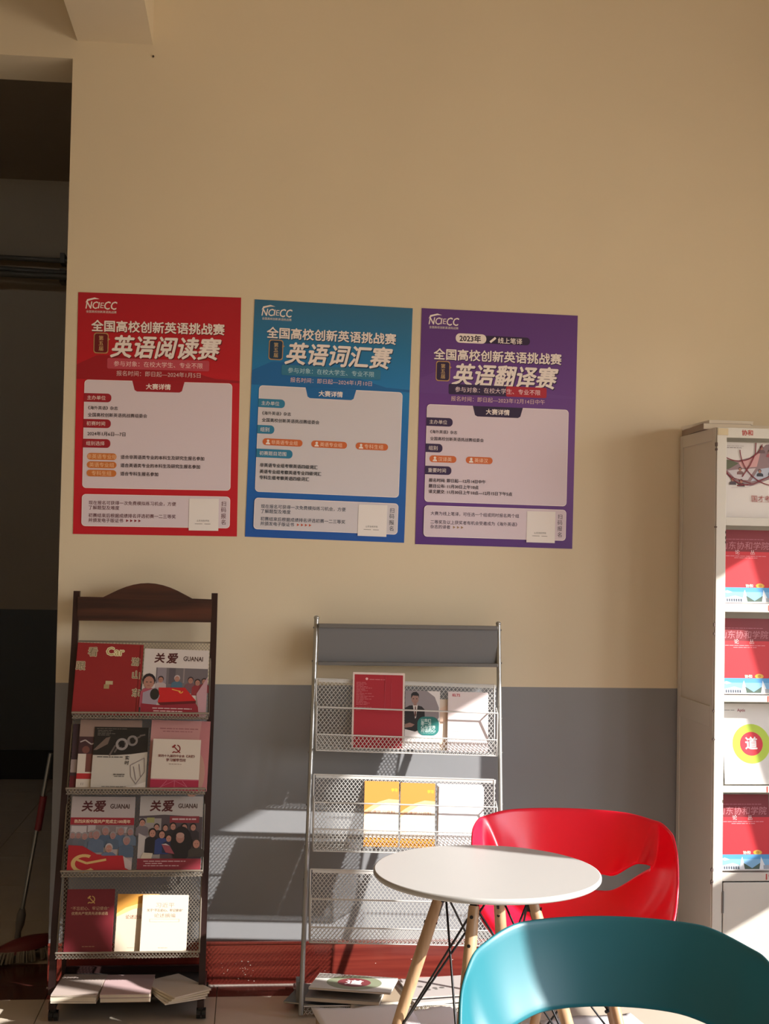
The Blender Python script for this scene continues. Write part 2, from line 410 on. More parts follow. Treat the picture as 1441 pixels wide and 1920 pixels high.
    s.RR(.05, .835, .955, .967, .014, '#f6eeee'); s.RR(.053, .837, .952, .965, .013, bpn)
    for (tx, yy, wd) in bottom: s.T(tx, .092, yy, vc, wd=wd, bold=.016)
    ya = bottom[-1][1]
    for k in range(arrow[0]):
        x = arrow[2]+k*.025; s.P([(x, ya-.006), (x+.016, ya), (x, ya+.006)], arrow[1])
    for k, ch in enumerate('扫码报名'): s.T(ch, .915, .865+k*.0255, vc, em=.0225, bold=.012, anchor='c')
    s.build('print', o)
    st = Sheet(W_, H_, z=.0045); st.P([(.703, .846), (.885, .844), (.885, .978), (.703, .978)], '#efeae8')
    st.T('山东协和学院', .79, .937, '#303030', wd=.075, bold=.01, anchor='c'); st.dashes(.74, .84, .95, .002, '#807878', 4)
    st.z -= 0; st.build('sticker', o)['label'] = 'small white paper sticker'
    return o
redbase = grad('red_poster_ground', [(0, '#c41428'), (.5, '#cc182c'), (.75, '#bc1024'), (1, '#b01428')])
bluebase = grad('blue_poster_ground', [(0, '#1858b0'), (.45, '#0e70c0'), (.62, '#1a80c4'), (.8, '#1c78ac'), (1, '#306c90')])
purbase = grad('purple_poster_ground', [(0, '#562c80'), (.4, '#744296'), (.7, '#64388a'), (1, '#5c3480')])
B1 = [('现在报名可获得一次免费模拟练习机会，方便', .870, .53), ('了解题型及难度', .890, .185), ('初赛结束后根据成绩排名评选初赛一二三等奖', .922, .53), ('并颁发电子版证书', .942, .21)]
PY = -0.0018
poster(((-.652, PY, 1.646), (-.053, PY, 1.649), (-.662, PY, 2.541)), redbase, ('#6a0814', '#a00c20'), '#a01428', '英语阅读赛', '#f0d0d0', '#c04858', '2024年1月5日',
    [('tag', '主办单位'), ('t', '《海外英语》杂志', .18, .029), ('t', '全国高校创新英语挑战赛组委会', .36, .037), ('tag', '初赛时间'), ('t', '2024年1月6日—7日', .23, .041), ('tag', '组别选择'), ('gap', .012),
     ('pt', '非英语专业组', '适合非英语类专业的本科生及研究生报名参加', .51), ('pt', '英语专业组', '适合英语类专业的本科生及研究生报名参加', .485), ('pt', '专科生组', '适合专科生报名参加', .23)],
    B1, (4, '#8a1428', .32), 'red reading competition poster with white lettering, beside the passage opening', lf='#dfd2dc')
poster(((-.023, PY, 1.649), (.574, PY, 1.638), (-.013, PY, 2.54)), bluebase, ('#123a5a', '#1268aa'), '#2a80a8', '英语词汇赛', '#b8dce8', '#2f7a9e', '2024年1月10日',
    [('tag', '主办单位'), ('t', '《海外英语》杂志', .18, .029), ('t', '全国高校创新英语挑战赛组委会', .36, .041), ('tag', '组别'), ('gap', .01), ('pills', [(.085, .335, '非英语专业组'), (.39, .615, '英语专业组'), (.67, .875, '专科生组')], .049),
     ('tag', '初赛题目范围'), ('gap', .008), ('t', '非英语专业组考察英语四级词汇', .36, .027), ('t', '英语专业组考察英语专业四级词汇', .385, .025), ('t', '专科生组考察英语四级词汇', .31, .027)],
    B1, (4, '#c05840', .32), 'blue vocabulary competition poster hanging between the red and the purple one', vc='#3a4458', ink2='#30343c', lf='#d6d2da')
poster(((.616, PY, 1.634), (1.221, PY, 1.628), (.624, PY, 2.531)), purbase, ('#2a1842', '#6a4090'), '#33204e', '英语翻译赛', '#f0dce4', '#2e1c48', '2023年12月14日中午',
    [('tag', '主办单位'), ('t', '《海外英语》杂志', .17, .029), ('t', '全国高校创新英语挑战赛组委会', .34, .041), ('tag', '组别'), ('gap', .004), ('pills', [(.075, .245, '汉译英'), (.305, .475, '英译汉')], .049),
     ('tag', '重要时间'), ('t', '报名时间: 即日起—12月14日中午', .36, .0245), ('t', '题目公布: 11月30日上午10点', .315, .0235), ('t', '译文提交: 11月30日上午10点—12月15日下午5点', .53, .02)],
    [('大赛为线上笔译，可任选一个组或同时报名两个组', .868, .56), ('二等奖及以上获奖者有机会受邀成为《海外英语》', .904, .55), ('杂志的译者', .924, .125)], (3, '#a08060', .235),
    'purple translation competition poster, nearest of the posters to the white cabinet', purple=True, vc='#3c2c48', ink2='#352b3a', lf='#dccedb')

# ------------------------------------------------------------------ expanded metal
def mesh_net(W_, H_, cw, ch, sw, th, mb=None, M=None, m=0):
    """diamond netting in the local xy plane"""
    b = mb or MB(); nx = int(W_/(cw/2)); ny = int(H_/ch); cw2 = W_/nx; chh = H_/ny
    for j in range(ny):
        vs = []
        for i in range(nx+1):
            s_ = 1 if (i+j) % 2 else -1
            x = i*cw2; y = (j+.5)*chh+s_*(chh/2-sw*.15)
            for (dy, dz) in ((-sw/2, -th/2), (sw/2, -th/2), (sw/2, th/2), (-sw/2, th/2)):
                v = Vector((x, y+dy, dz)); vs.append(M @ v if M is not None else v)
        fs = [(i*4+k, i*4+(k+1) % 4, (i+1)*4+(k+1) % 4, (i+1)*4+k) for i in range(nx) for k in range(4)]
        b.add(vs, fs, m)
    return b

# ------------------------------------------------------------------ reading matter
paper = mat('page_edges', (0.70, 0.62, 0.50), 0.8); white = mat('white_paper', (0.80, 0.77, 0.77), 0.6)
def book(name, corners, t, cover, label, group=None, cat='book', spine=None, pages=None):
    """a book or booklet standing on its lower edge; the cover print starts at the local z of the front"""
    M, W_, H_ = frame(*corners)
    cv = ink(cover) if isinstance(cover, str) else cover
    b = MB(); ct = min(.0012, t*.25)
    b.box((0, 0, -ct), (W_, H_, 0), 0); b.box((0, 0, -t), (W_, H_, -t+ct), 0); b.box((0, 0, -t), (ct*1.2, H_, 0), 0)
    b.box((ct*1.2, .001, -t+ct), (W_-.0015, H_-.001, -ct), 1)
    o = b.build(name, [cv, pages or paper], None, mw=M); tag(o, label, cat, group)
    return o, Sheet(W_, H_)
def person(s, x, y, r, body, hair='#2a2020', skin='#a87868', bw=2.2, bh=3.4, gray=False):
    k = s.w/s.h
    s.P([(x-bw*r*.9, y+(bh)*r*k), (x-bw*r*.85, y+1.6*r*k), (x-bw*r*.5, y+1.05*r*k), (x, y+.9*r*k), (x+bw*r*.5, y+1.05*r*k), (x+bw*r*.85, y+1.6*r*k), (x+bw*r*.9, y+bh*r*k)], body)
    s.E(x, y-.25*r*k, r*1.02, hair, ry=r*1.1, n=12); s.E(x, y+.1*r*k, r*.82, skin, ry=r*1.0, n=12)
    s.Rc(x-.45*r, y-.02*r*k, x-.15*r, y+.1*r*k, hair); s.Rc(x+.15*r, y-.02*r*k, x+.45*r, y+.1*r*k, hair); s.Rc(x-.2*r, y+.55*r*k, x+.2*r, y+.62*r*k, '#7a4038')
def emblem(s, x, y, sz, c):
    """crossed sickle and hammer"""
    s.ring(x-.02*sz, y-.02*sz*s.w/s.h, sz*.34, sz*.46, c, a0=-80, a1=120, n=14)
    k = s.w/s.h
    s.line(x-.42*sz, y+.46*sz*k, x-.22*sz, y+.28*sz*k, .12*sz, c)
    s.line(x-.30*sz, y-.26*sz*k, x+.42*sz, y+.45*sz*k, .11*sz, c); s.line(x-.46*sz, y-.14*sz*k, x-.14*sz, y-.44*sz*k, .18*sz, c)
def guanai_head(s, top=0.0):
    s.T('关', .17, .125+top, '#4a1014', em=.155, bold=.035, shear=.12); s.T('爱', .36, .125+top, '#4a1014', em=.165, bold=.035, shear=.15)
    s.T('GUANAI', .61, .125+top, '#3a1c14', wd=.30, bold=.03, hs=1.25); s.dashes(.62, .90, .165+top, .004, '#b0a0a0', 3)

# ---- left rack -------------------------------------------------------
dk = mat('dark_maroon_metal', (0.035, 0.016, 0.015), 0.35, metal=0.3)
walnut = wood('walnut_board', (0.028, 0.008, 0.005), (0.085, 0.024, 0.012), 'X', 2.2, 16, 0.35, 0.3)
meshm = mat('aged_metal_mesh', (0.33, 0.29, 0.24), 0.4, metal=0.6)
rack = thing('magazine_rack', 'tall dark wooden-topped magazine rack on castors, beside the passage opening', 'rack', (-.375, -.2, 0))
RW = Matrix.Translation((.375, .2, 0))
def rp(o): o.matrix_local = RW; return o           # parts are modelled in room coordinates
XLr, XRr = -.618, -.130
# header board with arch
pts = [(-.612, 1.335), (-.136, 1.335), (-.136, 1.418), (-.215, 1.420)]
for i in range(0, 13):
    a = math.pi*(i/12); c_ = 1-2*i/12; pts.append((-.365+.158*c_, 1.420+.053*(1-c_*c_)**1.15))
pts += [(-.612, 1.420)]
b = MB(); b.prism(pts, .112, .130, M=rot('X', 90)); rp(b.build('header_board', walnut, rack, bevel=.002))
def rackpost(x, x2, name='side_post'):
    b = MB(); path = [(x, -.105, 1.440), (x, -.130, 1.25), (x+(x2-x)*.6, -.225, .60), (x2, -.275, .30), (x2, -.31, .075)]
    for (p, q) in zip(path[:-1], path[1:]):
        p, q = Vector(p), Vector(q)
        vs = [(p.x-.011, p.y-.013, p.z), (p.x+.011, p.y-.013, p.z), (p.x+.011, p.y+.013, p.z), (p.x-.011, p.y+.013, p.z), (q.x-.011, q.y-.013, q.z), (q.x+.011, q.y-.013, q.z), (q.x+.011, q.y+.013, q.z), (q.x-.011, q.y+.013, q.z)]
        b.add(vs, [(0, 1, 2, 3), (7, 6, 5, 4), (4, 5, 1, 0), (5, 6, 2, 1), (6, 7, 3, 2), (7, 4, 0, 3)])
    return rp(b.build(name, dk, rack))
rackpost(XLr, -.640); rackpost(XRr+.003, -.134)
for x in (-.628, -.135):       # rear legs and foot
    b = MB(); b.box((x-.007, -.115, .06), (x+.007, -.097, 1.10)); rp(b.build('rear_post', dk, rack))
    b = MB(); b.box((x-.012, -.38, .045), (x+.012, -.06, .070)); rp(b.build('foot_bar', dk, rack, bevel=.002))
    for yy in (-.352, -.085):
        b = MB(); b.tube([(x+.004, yy, .018), (x+.018, yy, .018)], .018, 16, smooth=False); b.tube([(x-.014, yy, .018), (x, yy, .018)], .018, 16, smooth=False)
        b.box((x-.008, yy-.01, .012), (x+.010, yy+.01, .046)); rp(b.build('castor', mat('black_castor', (.012, .012, .013), .25), rack))
rows = [(1.010, -.245, -.128, 1.262), (.757, -.300, -.170, 1.000), (.482, -.330, -.205, .745), (.216, -.362, -.240, .475)]
for i, (z, yf, yt, zt) in enumerate(rows):
    xl = -.606-.006*i; xr = -.136-.003*i; wd = xr-xl
    b = MB()
    b.tube([(xl, yf, z+.012), (xr, yf, z+.012)], .0035, 8); b.tube([(xl, yf+.012, z-.008), (xr, yf+.012, z-.008)], .003, 8)
    b.tube([(xl, yf, z+.012), (xl, yf+.030, z-.004), (xl, yt, zt)], .003, 6); b.tube([(xr, yf, z+.012), (xr, yf+.030, z-.004), (xr, yt, zt)], .003, 6); b.tube([(xl, yt, zt), (xr, yt, zt)], .003, 6)
    fr = rp(b.build('shelf', meshm, rack))
    b = MB()
    M, w_, h_ = frame((xl, yf+.030, z-.006), (xr, yf+.030, z-.006), (xl, yt, zt)); mesh_net(w_, h_, .0115, .0068, .0019, .0012, b, M)
    M, w_, h_ = frame((xl, yf+.002, z-.008), (xr, yf+.002, z-.008), (xl, yf, z+.012)); mesh_net(w_, h_, .0115, .0066, .0022, .0014, b, M)
    M, w_, h_ = frame((xl, yf, z-.008), (xr, yf, z-.008), (xl, yf+.032, z-.006)); mesh_net(w_, h_, .0115, .0066, .0020, .0012, b, M)
    o = b.build('mesh_panel', meshm, fr); o['kind'] = 'stuff'
b = MB(); b.box((-.634, -.365, .068), (-.132, -.09, .078)); rp(b.build('bottom_shelf', mat('black_shelf', (.02, .016, .015), .4), rack, bevel=.002))
b = MB(); b.box((-.63, -.10, .02), (-.132, -.085, .10)); rp(b.build('rear_rail', dk, rack))

# row 1 : scrapbook and care magazine
GR = 'magazines and books on the dark rack'
o, s = book('scrapbook', ((-.611, -.228, 1.016), (-.380, -.228, 1.010), (-.594, -.150, 1.258)), .010, '#8c1c20', 'red scrapbook with cut-out paper characters on its cover, top shelf', GR, 'scrapbook')
def cutout(s, tx, x, y, em, rotd=0, edge='#b8a488', c='#6a6048'):
    s.T(tx, x, y, edge, em=em, bold=.075, anchor='c'); s.T(tx, x, y, c, em=em, bold=.0, anchor='c')
cutout(s, '看', .24, .125, .135); cutout(s, 'Car', .58, .11, .16, edge='#e0d4b0', c='#a89858'); cutout(s, '跟', .075, .33, .13); cutout(s, '游', .90, .245, .12)
cutout(s, '山', .92, .43, .12); cutout(s, '东', .94, .68, .12)
s.Rc(.47, .53, .58, .58, '#b4a480'); s.Rc(.45, .58, .53, .64, '#a08860'); s.Rc(.955, 0, .965, 1, '#6a1216')
s.build('cover_print', o)
def cover_a(s):      # table with red cloth
    s.Rc(0, 0, 1, 1, '#cfc6c2'); guanai_head(s, .01)
    s.Rc(.20, .28, 1, .62, '#6c6468'); s.Rc(.22, .28, .36, .55, '#8a8088'); s.Rc(.40, .28, .50, .52, '#585058'); s.Rc(.62, .28, .64, .5, '#8c8080')
    for x, y, r, c, h in ((.28, .46, .045, '#b0a0a0', '#302428'), (.53, .44, .045, '#48687c', '#b8a8a8'), (.74, .46, .045, '#705058', '#382830'), (.85, .49, .045, '#8c3038', '#302428'), (.95, .47, .04, '#7a3038', '#302428')):
        person(s, x, y, r, c, h, bh=4.5)
    s.P([(.26, .58), (.66, .57), (.84, .76), (.26, .80)], '#c01c20'); s.P([(.26, .80), (.84, .76), (.84, .81), (.30, .84)], '#601018')
    s.ring(.60, .625, .022, .034, '#e0b050', a0=0, a1=200); s.line(.46, .60, .60, .63, .012, '#e0b050')
    person(s, .10, .50, .10, '#a04858', '#201820', bw=1.4, bh=4.0)
    s.P([(.02, .66), (.22, .58), (.28, .70), (.22, .88), (.02, .86)], '#9a8c98'); s.E(.20, .68, .07, '#25221e', ry=.09)
    s.P([(0, .82), (.3, .84), (.84, .80), (.88, .86), (.90, 1), (0, 1)], '#8c2030'); s.P([(.84, .66), (.94, .5), (1, .4), (1, 1), (.90, 1)], '#b89098')
    s.dashes(.18, .78, .885, .012, '#d8c0c0', 5); s.dashes(.20, .64, .925, .012, '#d8c0c0', 6)
o, s = book('magazine', ((-.374, -.228, 1.010), (-.146, -.228, 1.005), (-.370, -.152, 1.240)), .005, '#c8c0bc', 'care magazine with people round a red-covered table, top shelf', GR, 'magazine')
cover_a(s); s.build('cover_print', o)
# row 2
o, s = book('magazine', ((-.606, -.272, .762), (-.40, -.272, .762), (-.592, -.196, .975)), .004, '#3c2a34', 'dark purplish magazine mostly hidden at the shelf end, leftmost on the second shelf', GR, 'magazine')
s.Rc(0, .55, .1, .75, '#9a8a88'); s.Rc(0, .8, .2, 1, '#601824'); s.build('cover_print', o)
o, s = book('magazine', ((-.583, -.280, .764), (-.370, -.280, .762), (-.566, -.202, .992)), .004, '#a08c84', 'tan magazine with a red stripe, behind the watch magazine', GR, 'magazine')
s.Rc(0, 0, 1, .25, '#8c7468'); s.Rc(0, .25, 1, .5, '#3c2226'); s.path([(.02, .33), (.1, .30), (.2, .36), (.3, .33)], .02, '#a89c98'); s.E(.12, .44, .06, '#6a4038'); s.Rc(0, .5, 1, 1, '#c8bcae'); s.Rc(.13, .5, .24, .76, '#6a3c34'); s.Rc(0, .78, 1, .86, '#a82428')
s.T('11', .08, .93, '#504038', em=.05); s.build('cover_print', o)
o, s = book('magazine', ((-.532, -.288, .766), (-.345, -.288, .764), (-.518, -.212, .968)), .004, '#b4aca0', 'black and grey magazine with a wristwatch on its cover', GR, 'magazine')
s.Rc(0, 0, 1, 1, '#b8b0a4'); s.P([(0, 0), (1, 0), (1, .40), (.7, .44), (.4, .46), (0, .46)], '#1a1612')
s.P([(0, .38), (.22, .18), (.30, .16), (.26, .28), (.06, .38)], '#6a5a50')
for k in range(7): s.line(.30+k*.09, .47-k*.055, .40+k*.09, .30-k*.03, .03, '#5c524e'); 
s.ring(.52, .28, .07, .115, '#8c8480'); s.ring(.71, .22, .06, .10, '#7c7470'); s.E(.52, .28, .05, '#15110e'); s.E(.71, .22, .045, '#15110e')
for y, a, b_ in ((.03, .04, .6), (.06, .06, .34), (.085, .06, .3), (.11, .06, .4), (.135, .06, .28)): s.dashes(a, b_, y, .010, '#6c645c', int(y*100))
s.dashes(.08, .55, .49, .014, '#3c3834', 2); s.T('实', .60, .50, '#2c2824', em=.07, bold=.02); s.T('时', .60, .58, '#2c2824', em=.07, bold=.02)
s.path([(.70, .62), (.95, .5), (.97, .72), (.82, .92), (.72, .80), (.70, .62)], .012, '#7c7070'); s.path([(.76, .64), (.82, .86)], .014, '#7c7070'); s.path([(.86, .6), (.9, .8)], .012, '#7c7070')
s.dashes(.40, .62, .77, .022, '#68625a', 8); s.dashes(.42, .60, .80, .014, '#68625a', 9); s.dashes(.2, .65, .965, .012, '#68625a', 11); s.P([(.3, 1), (.75, .96), (1, .88), (1, 1)], '#ccc4ba'); s.build('cover_print', o)
o, s = book('brochure', ((-.340, -.278, .760), (-.134, -.278, .755), (-.334, -.196, .992)), .003, '#b87878', 'pink brochure standing behind the small emblem book', GR, 'brochure')
s.Rc(0, 0, 1, 1, '#b07072'); s.P([(0, 0), (.85, 0), (.8, .5), (0, .6)], '#b88480'); s.E(.75, .75, .2, '#b08878', ry=.4); s.dashes(.15, .8, .12, .012, '#8c5054', 2); s.dashes(.2, .7, .16, .01, '#8c5054', 3); s.build('cover_print', o)
o, s = book('book', ((-.329, -.300, .764), (-.163, -.300, .760), (-.320, -.243, .932)), .008, '#c8bcae', 'small cream book with red emblem and magenta foot, second shelf', GR)
s.Rc(0, .80, 1, 1, '#98203c'); s.Rc(0, .78, 1, .80, '#b06070')
for x in (.1, .3, .5, .7, .9): s.line(x*.8+.1, .81, x*1.6-.3 if x != .5 else .5, .99, .008, '#c06c80') if 0 <= x*1.6-.3 <= 1 else s.line(.5, .81, x, .99, .006, '#c06c80')
emblem(s, .5, .19, .19, '#7c1c1c'); s.T('党的十九届四中全会《决定》', .13, .33, '#6a2420', wd=.76, bold=.02); s.T('学习辅导百问', .5, .41, '#6a2420', wd=.40, bold=.02, anchor='c'); s.dashes(.36, .64, .49, .01, '#8a6a60', 4); s.build('cover_print', o)
# row 3
def cover_b(s):
    s.Rc(0, 0, 1, 1, '#a89c98'); guanai_head(s, .005); s.Rc(0, .285, 1, .385, '#8c1c2a'); s.T('热烈庆祝中国共产党成立100周年', .06, .337, '#d8c4a4', wd=.88, bold=.015)
    s.Rc(0, .385, 1, .62, '#7c7070'); s.Rc(.02, .4, .26, .5, '#b0a8a8'); s.Rc(.28, .39, .40, .48, '#a8a0a0'); s.Rc(.72, .41, .90, .49, '#a09898')
    for x, y, r, c in ((.05, .53, .045, '#5c5a60'), (.14, .53, .045, '#606068'), (.24, .54, .05, '#585e68'), (.34, .52, .05, '#5a6470'), (.56, .47, .06, '#48586c'), (.80, .47, .06, '#52647a'), (.95, .48, .05, '#5a6878'), (.42, .52, .065, '#566478'), (.68, .53, .05, '#4c5a6c'), (.90, .60, .06, '#4c5c70')):
        person(s, x, y, r, c, '#8a8484', '#98706a', bh=4.2)
    s.P([(0, .66), (.22, .67), (.45, .78), (.85, .80), (.85, 1), (0, 1)], '#a01824'); person(s, .63, .70, .06, '#5a6880', '#a8a0a0', bh=2.6)
    s.P([(.35, .76), (.55, .80), (.85, .795), (1, .88), (1, 1), (0, 1), (0, .9)], '#a81c26')
    s.ring(.26, .905, .10, .145, '#c8a468', a0=40, a1=300, n=20, kx=1.4); s.path([(.14, .85), (.30, .90), (.60, .85)], .035, '#c8a468'); s.P([(.86, .8), (1, .88), (1, 1), (.9, .96)], '#b8a8a4')
def cover_c(s):
    s.Rc(0, 0, 1, 1, '#a8a09a'); guanai_head(s, .005); s.P([(.0, .27), (.4, .25), (1, .28), (1, .84), (0, .84)], '#4a4044'); s.Rc(0, .30, .35, .84, '#8c8480'); s.Rc(.12, .29, .24, .36, '#8c8a58'); s.Rc(.48, .27, .95, .36, '#7c2c34'); s.dashes(.52, .9, .31, .02, '#b8a0a0', 2)
    for x, y, r, c, h, k in ((.05, .36, .05, '#6c6468', '#201820', 4), (.28, .42, .045, '#3a3034', '#181414', 4), (.42, .43, .045, '#282428', '#181414', 4), (.54, .41, .05, '#282428', '#181414', 4), (.72, .42, .05, '#302a2e', '#181414', 4), (.86, .42, .05, '#302a2e', '#181414', 4)): person(s, x, y, r, c, h, bh=k)
    s.P([(0, .5), (.12, .55), (.14, .84), (0, .84)], '#b0a8a4')
    person(s, .22, .50, .06, '#221e22', '#181414', bh=5.5); person(s, .37, .52, .055, '#2c3c6c', '#181414', bh=5.5); person(s, .48, .57, .05, '#242a40', '#181414', bh=4.5)
    s.E(.68, .64, .17, '#1a171a', ry=.27, n=20); s.E(.66, .565, .066, '#9c7064', ry=.08, n=16); s.E(.66, .53, .064, '#a88478', ry=.045, n=14)
    person(s, .92, .64, .065, '#3a3430', '#3a3230', bh=3.2); s.P([(.37, .65), (.50, .67), (.58, .78), (.44, .76)], '#8c4450'); s.P([(.37, .65), (.44, .64), (.5, .67)], '#c0b4b0'); s.P([(.09, .76), (.24, .77), (.22, .84), (.05, .84)], '#c0b4a0')
    s.Rc(0, .84, 1, 1, '#7c2430'); s.dashes(.10, .76, .875, .010, '#c0a0a0', 5); s.dashes(.13, .40, .905, .010, '#c0a0a0', 6); s.dashes(.10, .66, .935, .010, '#c0a0a0', 7)
o, s = book('magazine', ((-.600, -.316, .492), (-.383, -.316, .490), (-.594, -.238, .730)), .004, '#a89c98', 'care magazine with a group of old people behind a red flag, third shelf', GR, 'magazine')
cover_b(s); s.build('cover_print', o)
o, s = book('magazine', ((-.365, -.316, .491), (-.148, -.316, .490), (-.364, -.238, .731)), .004, '#a8a09a', 'care magazine with a bald man reading among children, third shelf', GR, 'magazine')
cover_c(s); s.build('cover_print', o)
# row 4
o, s = book('book', ((-.601, -.346, .226), (-.440, -.346, .226), (-.594, -.278, .420)), .012, '#6a1420', 'dark red book with gold emblem and gold lettering, lowest shelf', GR)
emblem(s, .52, .17, .17, '#b89050'); s.T('“不忘初心、牢记使命”', .5, .31, '#b89878', wd=.80, bold=.01, anchor='c'); s.T('优秀共产党员先进事迹选', .5, .39, '#b89878', wd=.76, bold=.015, anchor='c'); s.Rc(.2, .54, .8, .543, '#5a1018'); s.dashes(.38, .64, .915, .009, '#a08060', 3); s.build('cover_print', o)
o, s = book('booklet', ((-.432, -.340, .224), (-.290, -.340, .222), (-.427, -.274, .402)), .006, '#c8b8a2', 'orange and white booklet between the dark red and the white book', GR, 'booklet')
s.P([(0, 0), (1, 0), (1, .12), (.5, .17), (.2, .24), (0, .34)], '#d09440'); s.P([(0, .34), (.2, .24), (.5, .17), (1, .12), (1, .18), (.4, .26), (0, .40)], '#e0b878'); s.T('论述选编', .22, .40, '#8c5a48', wd=.4, bold=.01); s.dashes(.3, .5, .93, .01, '#b0a090', 3); s.build('cover_print', o)
o, s = book('book', ((-.346, -.354, .224), (-.189, -.354, .222), (-.342, -.286, .402)), .012, '#cabfae', 'white book with pale grey lettering, lowest shelf beside the orange booklet', GR)
s.T('习近平', .5, .18, '#9c8c7c', wd=.40, bold=.01, anchor='c', hs=.8); s.T('关于“不忘初心、牢记使命”', .5, .27, '#8c7c6c', wd=.78, bold=.015, anchor='c'); s.T('论述摘编', .5, .36, '#9c8c7c', wd=.46, bold=.01, anchor='c', hs=.8)
for a in ((.18, .42, .82, .424), (.18, .47, .82, .474), (.18, .42, .185, .474), (.815, .42, .82, .474)): s.Rc(*a, '#b0a494')
s.dashes(.4, .6, .915, .01, '#b0a494', 3); s.build('cover_print', o)

# stacks on the bottom shelf: every book its own thing
def flat_book(name, cx, cy, z, wd, dp, t, rz, cover, label, group, cat='book', curl=0.0, tilt=0.0):
    b = MB(); ct = min(.0012, t*.3)
    b.box((-wd/2, -dp/2, t-ct), (wd/2, dp/2, t), 0); b.box((-wd/2, -dp/2, 0), (wd/2, dp/2, ct), 0); b.box((-wd/2, -dp/2, ct), (-wd/2+.001, dp/2, t-ct), 0)
    b.box((-wd/2+.001, -dp/2+.0012, ct), (wd/2-.0015, dp/2-.0012, t-ct), 1)
    if curl:
        b.v = [(x, y, z_ + curl*max(0, (-y/dp))**2) for x, y, z_ in b.v]
    o = b.build(name, [ink(cover) if isinstance(cover, str) else cover, paper]); o.matrix_world = tr(cx, cy, z) @ rot('Z', rz) @ rot('X', tilt)
    return tag(o, label, cat, group)
SG = 'books lying on the bottom shelf of the dark rack'
zz = .0785
for k, (t, c, rz, dx, lab) in enumerate(((.006, '#cfc8bc', -3, 0, 'white booklet at the bottom of the shelf-end pile by the passage'), (.016, '#c8bca8', -6, .004, 'thick cream book in the middle of the pile by the passage'), (.005, '#b8a8a0', -4, .002, 'beige-pink booklet on top of the pile by the passage'))):
    flat_book('book', -.548+dx, -.312, zz, .150, .215, t, rz, c, lab, SG); zz += t+.0006
zz = .0785
for k, (t, c, rz, lab) in enumerate(((.014, '#c4b4a4', 0, 'thick cream book under the pinkish book, middle of the bottom shelf'), (.012, '#c0a4a4', -1, 'pale pinkish book on top of the middle pile, bottom shelf'))):
    flat_book('book', -.384, -.312, zz, .165, .205, t, rz, c, lab, SG); zz += t+.0006
zz = .0785
for k, (t, c, rz, dx, lab) in enumerate(((.004, '#d8d0c8', 24, 0, 'white booklet lowest of the fanned pile, bottom shelf'), (.006, '#c8c0b0', 28, .002, 'second cream booklet from below in the fanned pile'), (.006, '#d0c4ac', 32, .004, 'third cream booklet from below in the fanned pile'), (.006, '#d4c8bc', 36, .006, 'pale booklet on top of the fanned pile'))):
    flat_book('booklet', -.225+dx, -.325+.002*k, zz, .145, .205, t, rz, c, lab, SG, 'booklet'); zz += t+.0006

# ---- grey mesh rack --------------------------------------------------
gm = mat('grey_painted_metal', (0.18, 0.175, 0.17), 0.35, metal=0.35)
sil = mat('silver_tube', (0.42, 0.42, 0.40), 0.28, metal=0.65)
wirem = mat('light_grey_wire', (0.62, 0.62, 0.60), 0.35, metal=0.3)
panelm = mat('grey_header_panel', (0.16, 0.16, 0.165), 0.55)
mr = thing('wire_rack', 'grey metal brochure rack with wire mesh pockets, behind the white table', 'rack', (.56, -.25, 0))
MRW = Matrix.Translation((-.56, .25, 0))
def mp_(o): o.matrix_local = MRW; return o
for xt, xb, zt in ((.245, .205, 1.352), (.921, .905, 1.340)):
    b = MB(); b.tube([(xt, -.10, zt), (xt+(xb-xt)*.5, -.235, .68), (xb, -.372, .012)], .0085, 14); b.lathe([(.0088, 0), (.0105, .003), (.009, .009), (.003, .012)], 14, c=(xt, -.10, zt)); mp_(b.build('pole', sil, mr))
    b = MB(); b.tube([(xb, -.350, .10), (xb-.004, -.26, .06), (xb-.008, -.10, .012), (xb-.008, -.06, .012)], .008, 10); b.box((xb-.016, -.355, .05), (xb-.002, -.30, .12)); mp_(b.build('foot', gm, mr))
    for zb in (1.32, 1.20, 1.0, .88, .70, .56, .45, .33):
        yb = -.10-.27*(zt-zb)/zt; xx = xt+(xb-xt)*(zt-zb)/zt; b = MB(); b.tube([(xx, yb, zb), (xx-.011 if xt < .5 else xx+.011, yb, zb)], .0035, 8); mp_(b.build('screw', gm, mr))
b = MB(); b.box((.252, -.122, 1.195), (.914, -.118, 1.330)); b.build('header_panel', panelm, mr).matrix_local = MRW
mp_(MB().box((.252, -.132, 1.322), (.914, -.108, 1.336)).build('header_rail', gm, mr, bevel=.002)); mp_(MB().box((.252, -.145, 1.186), (.914, -.118, 1.199)).build('header_rail', gm, mr, bevel=.002))
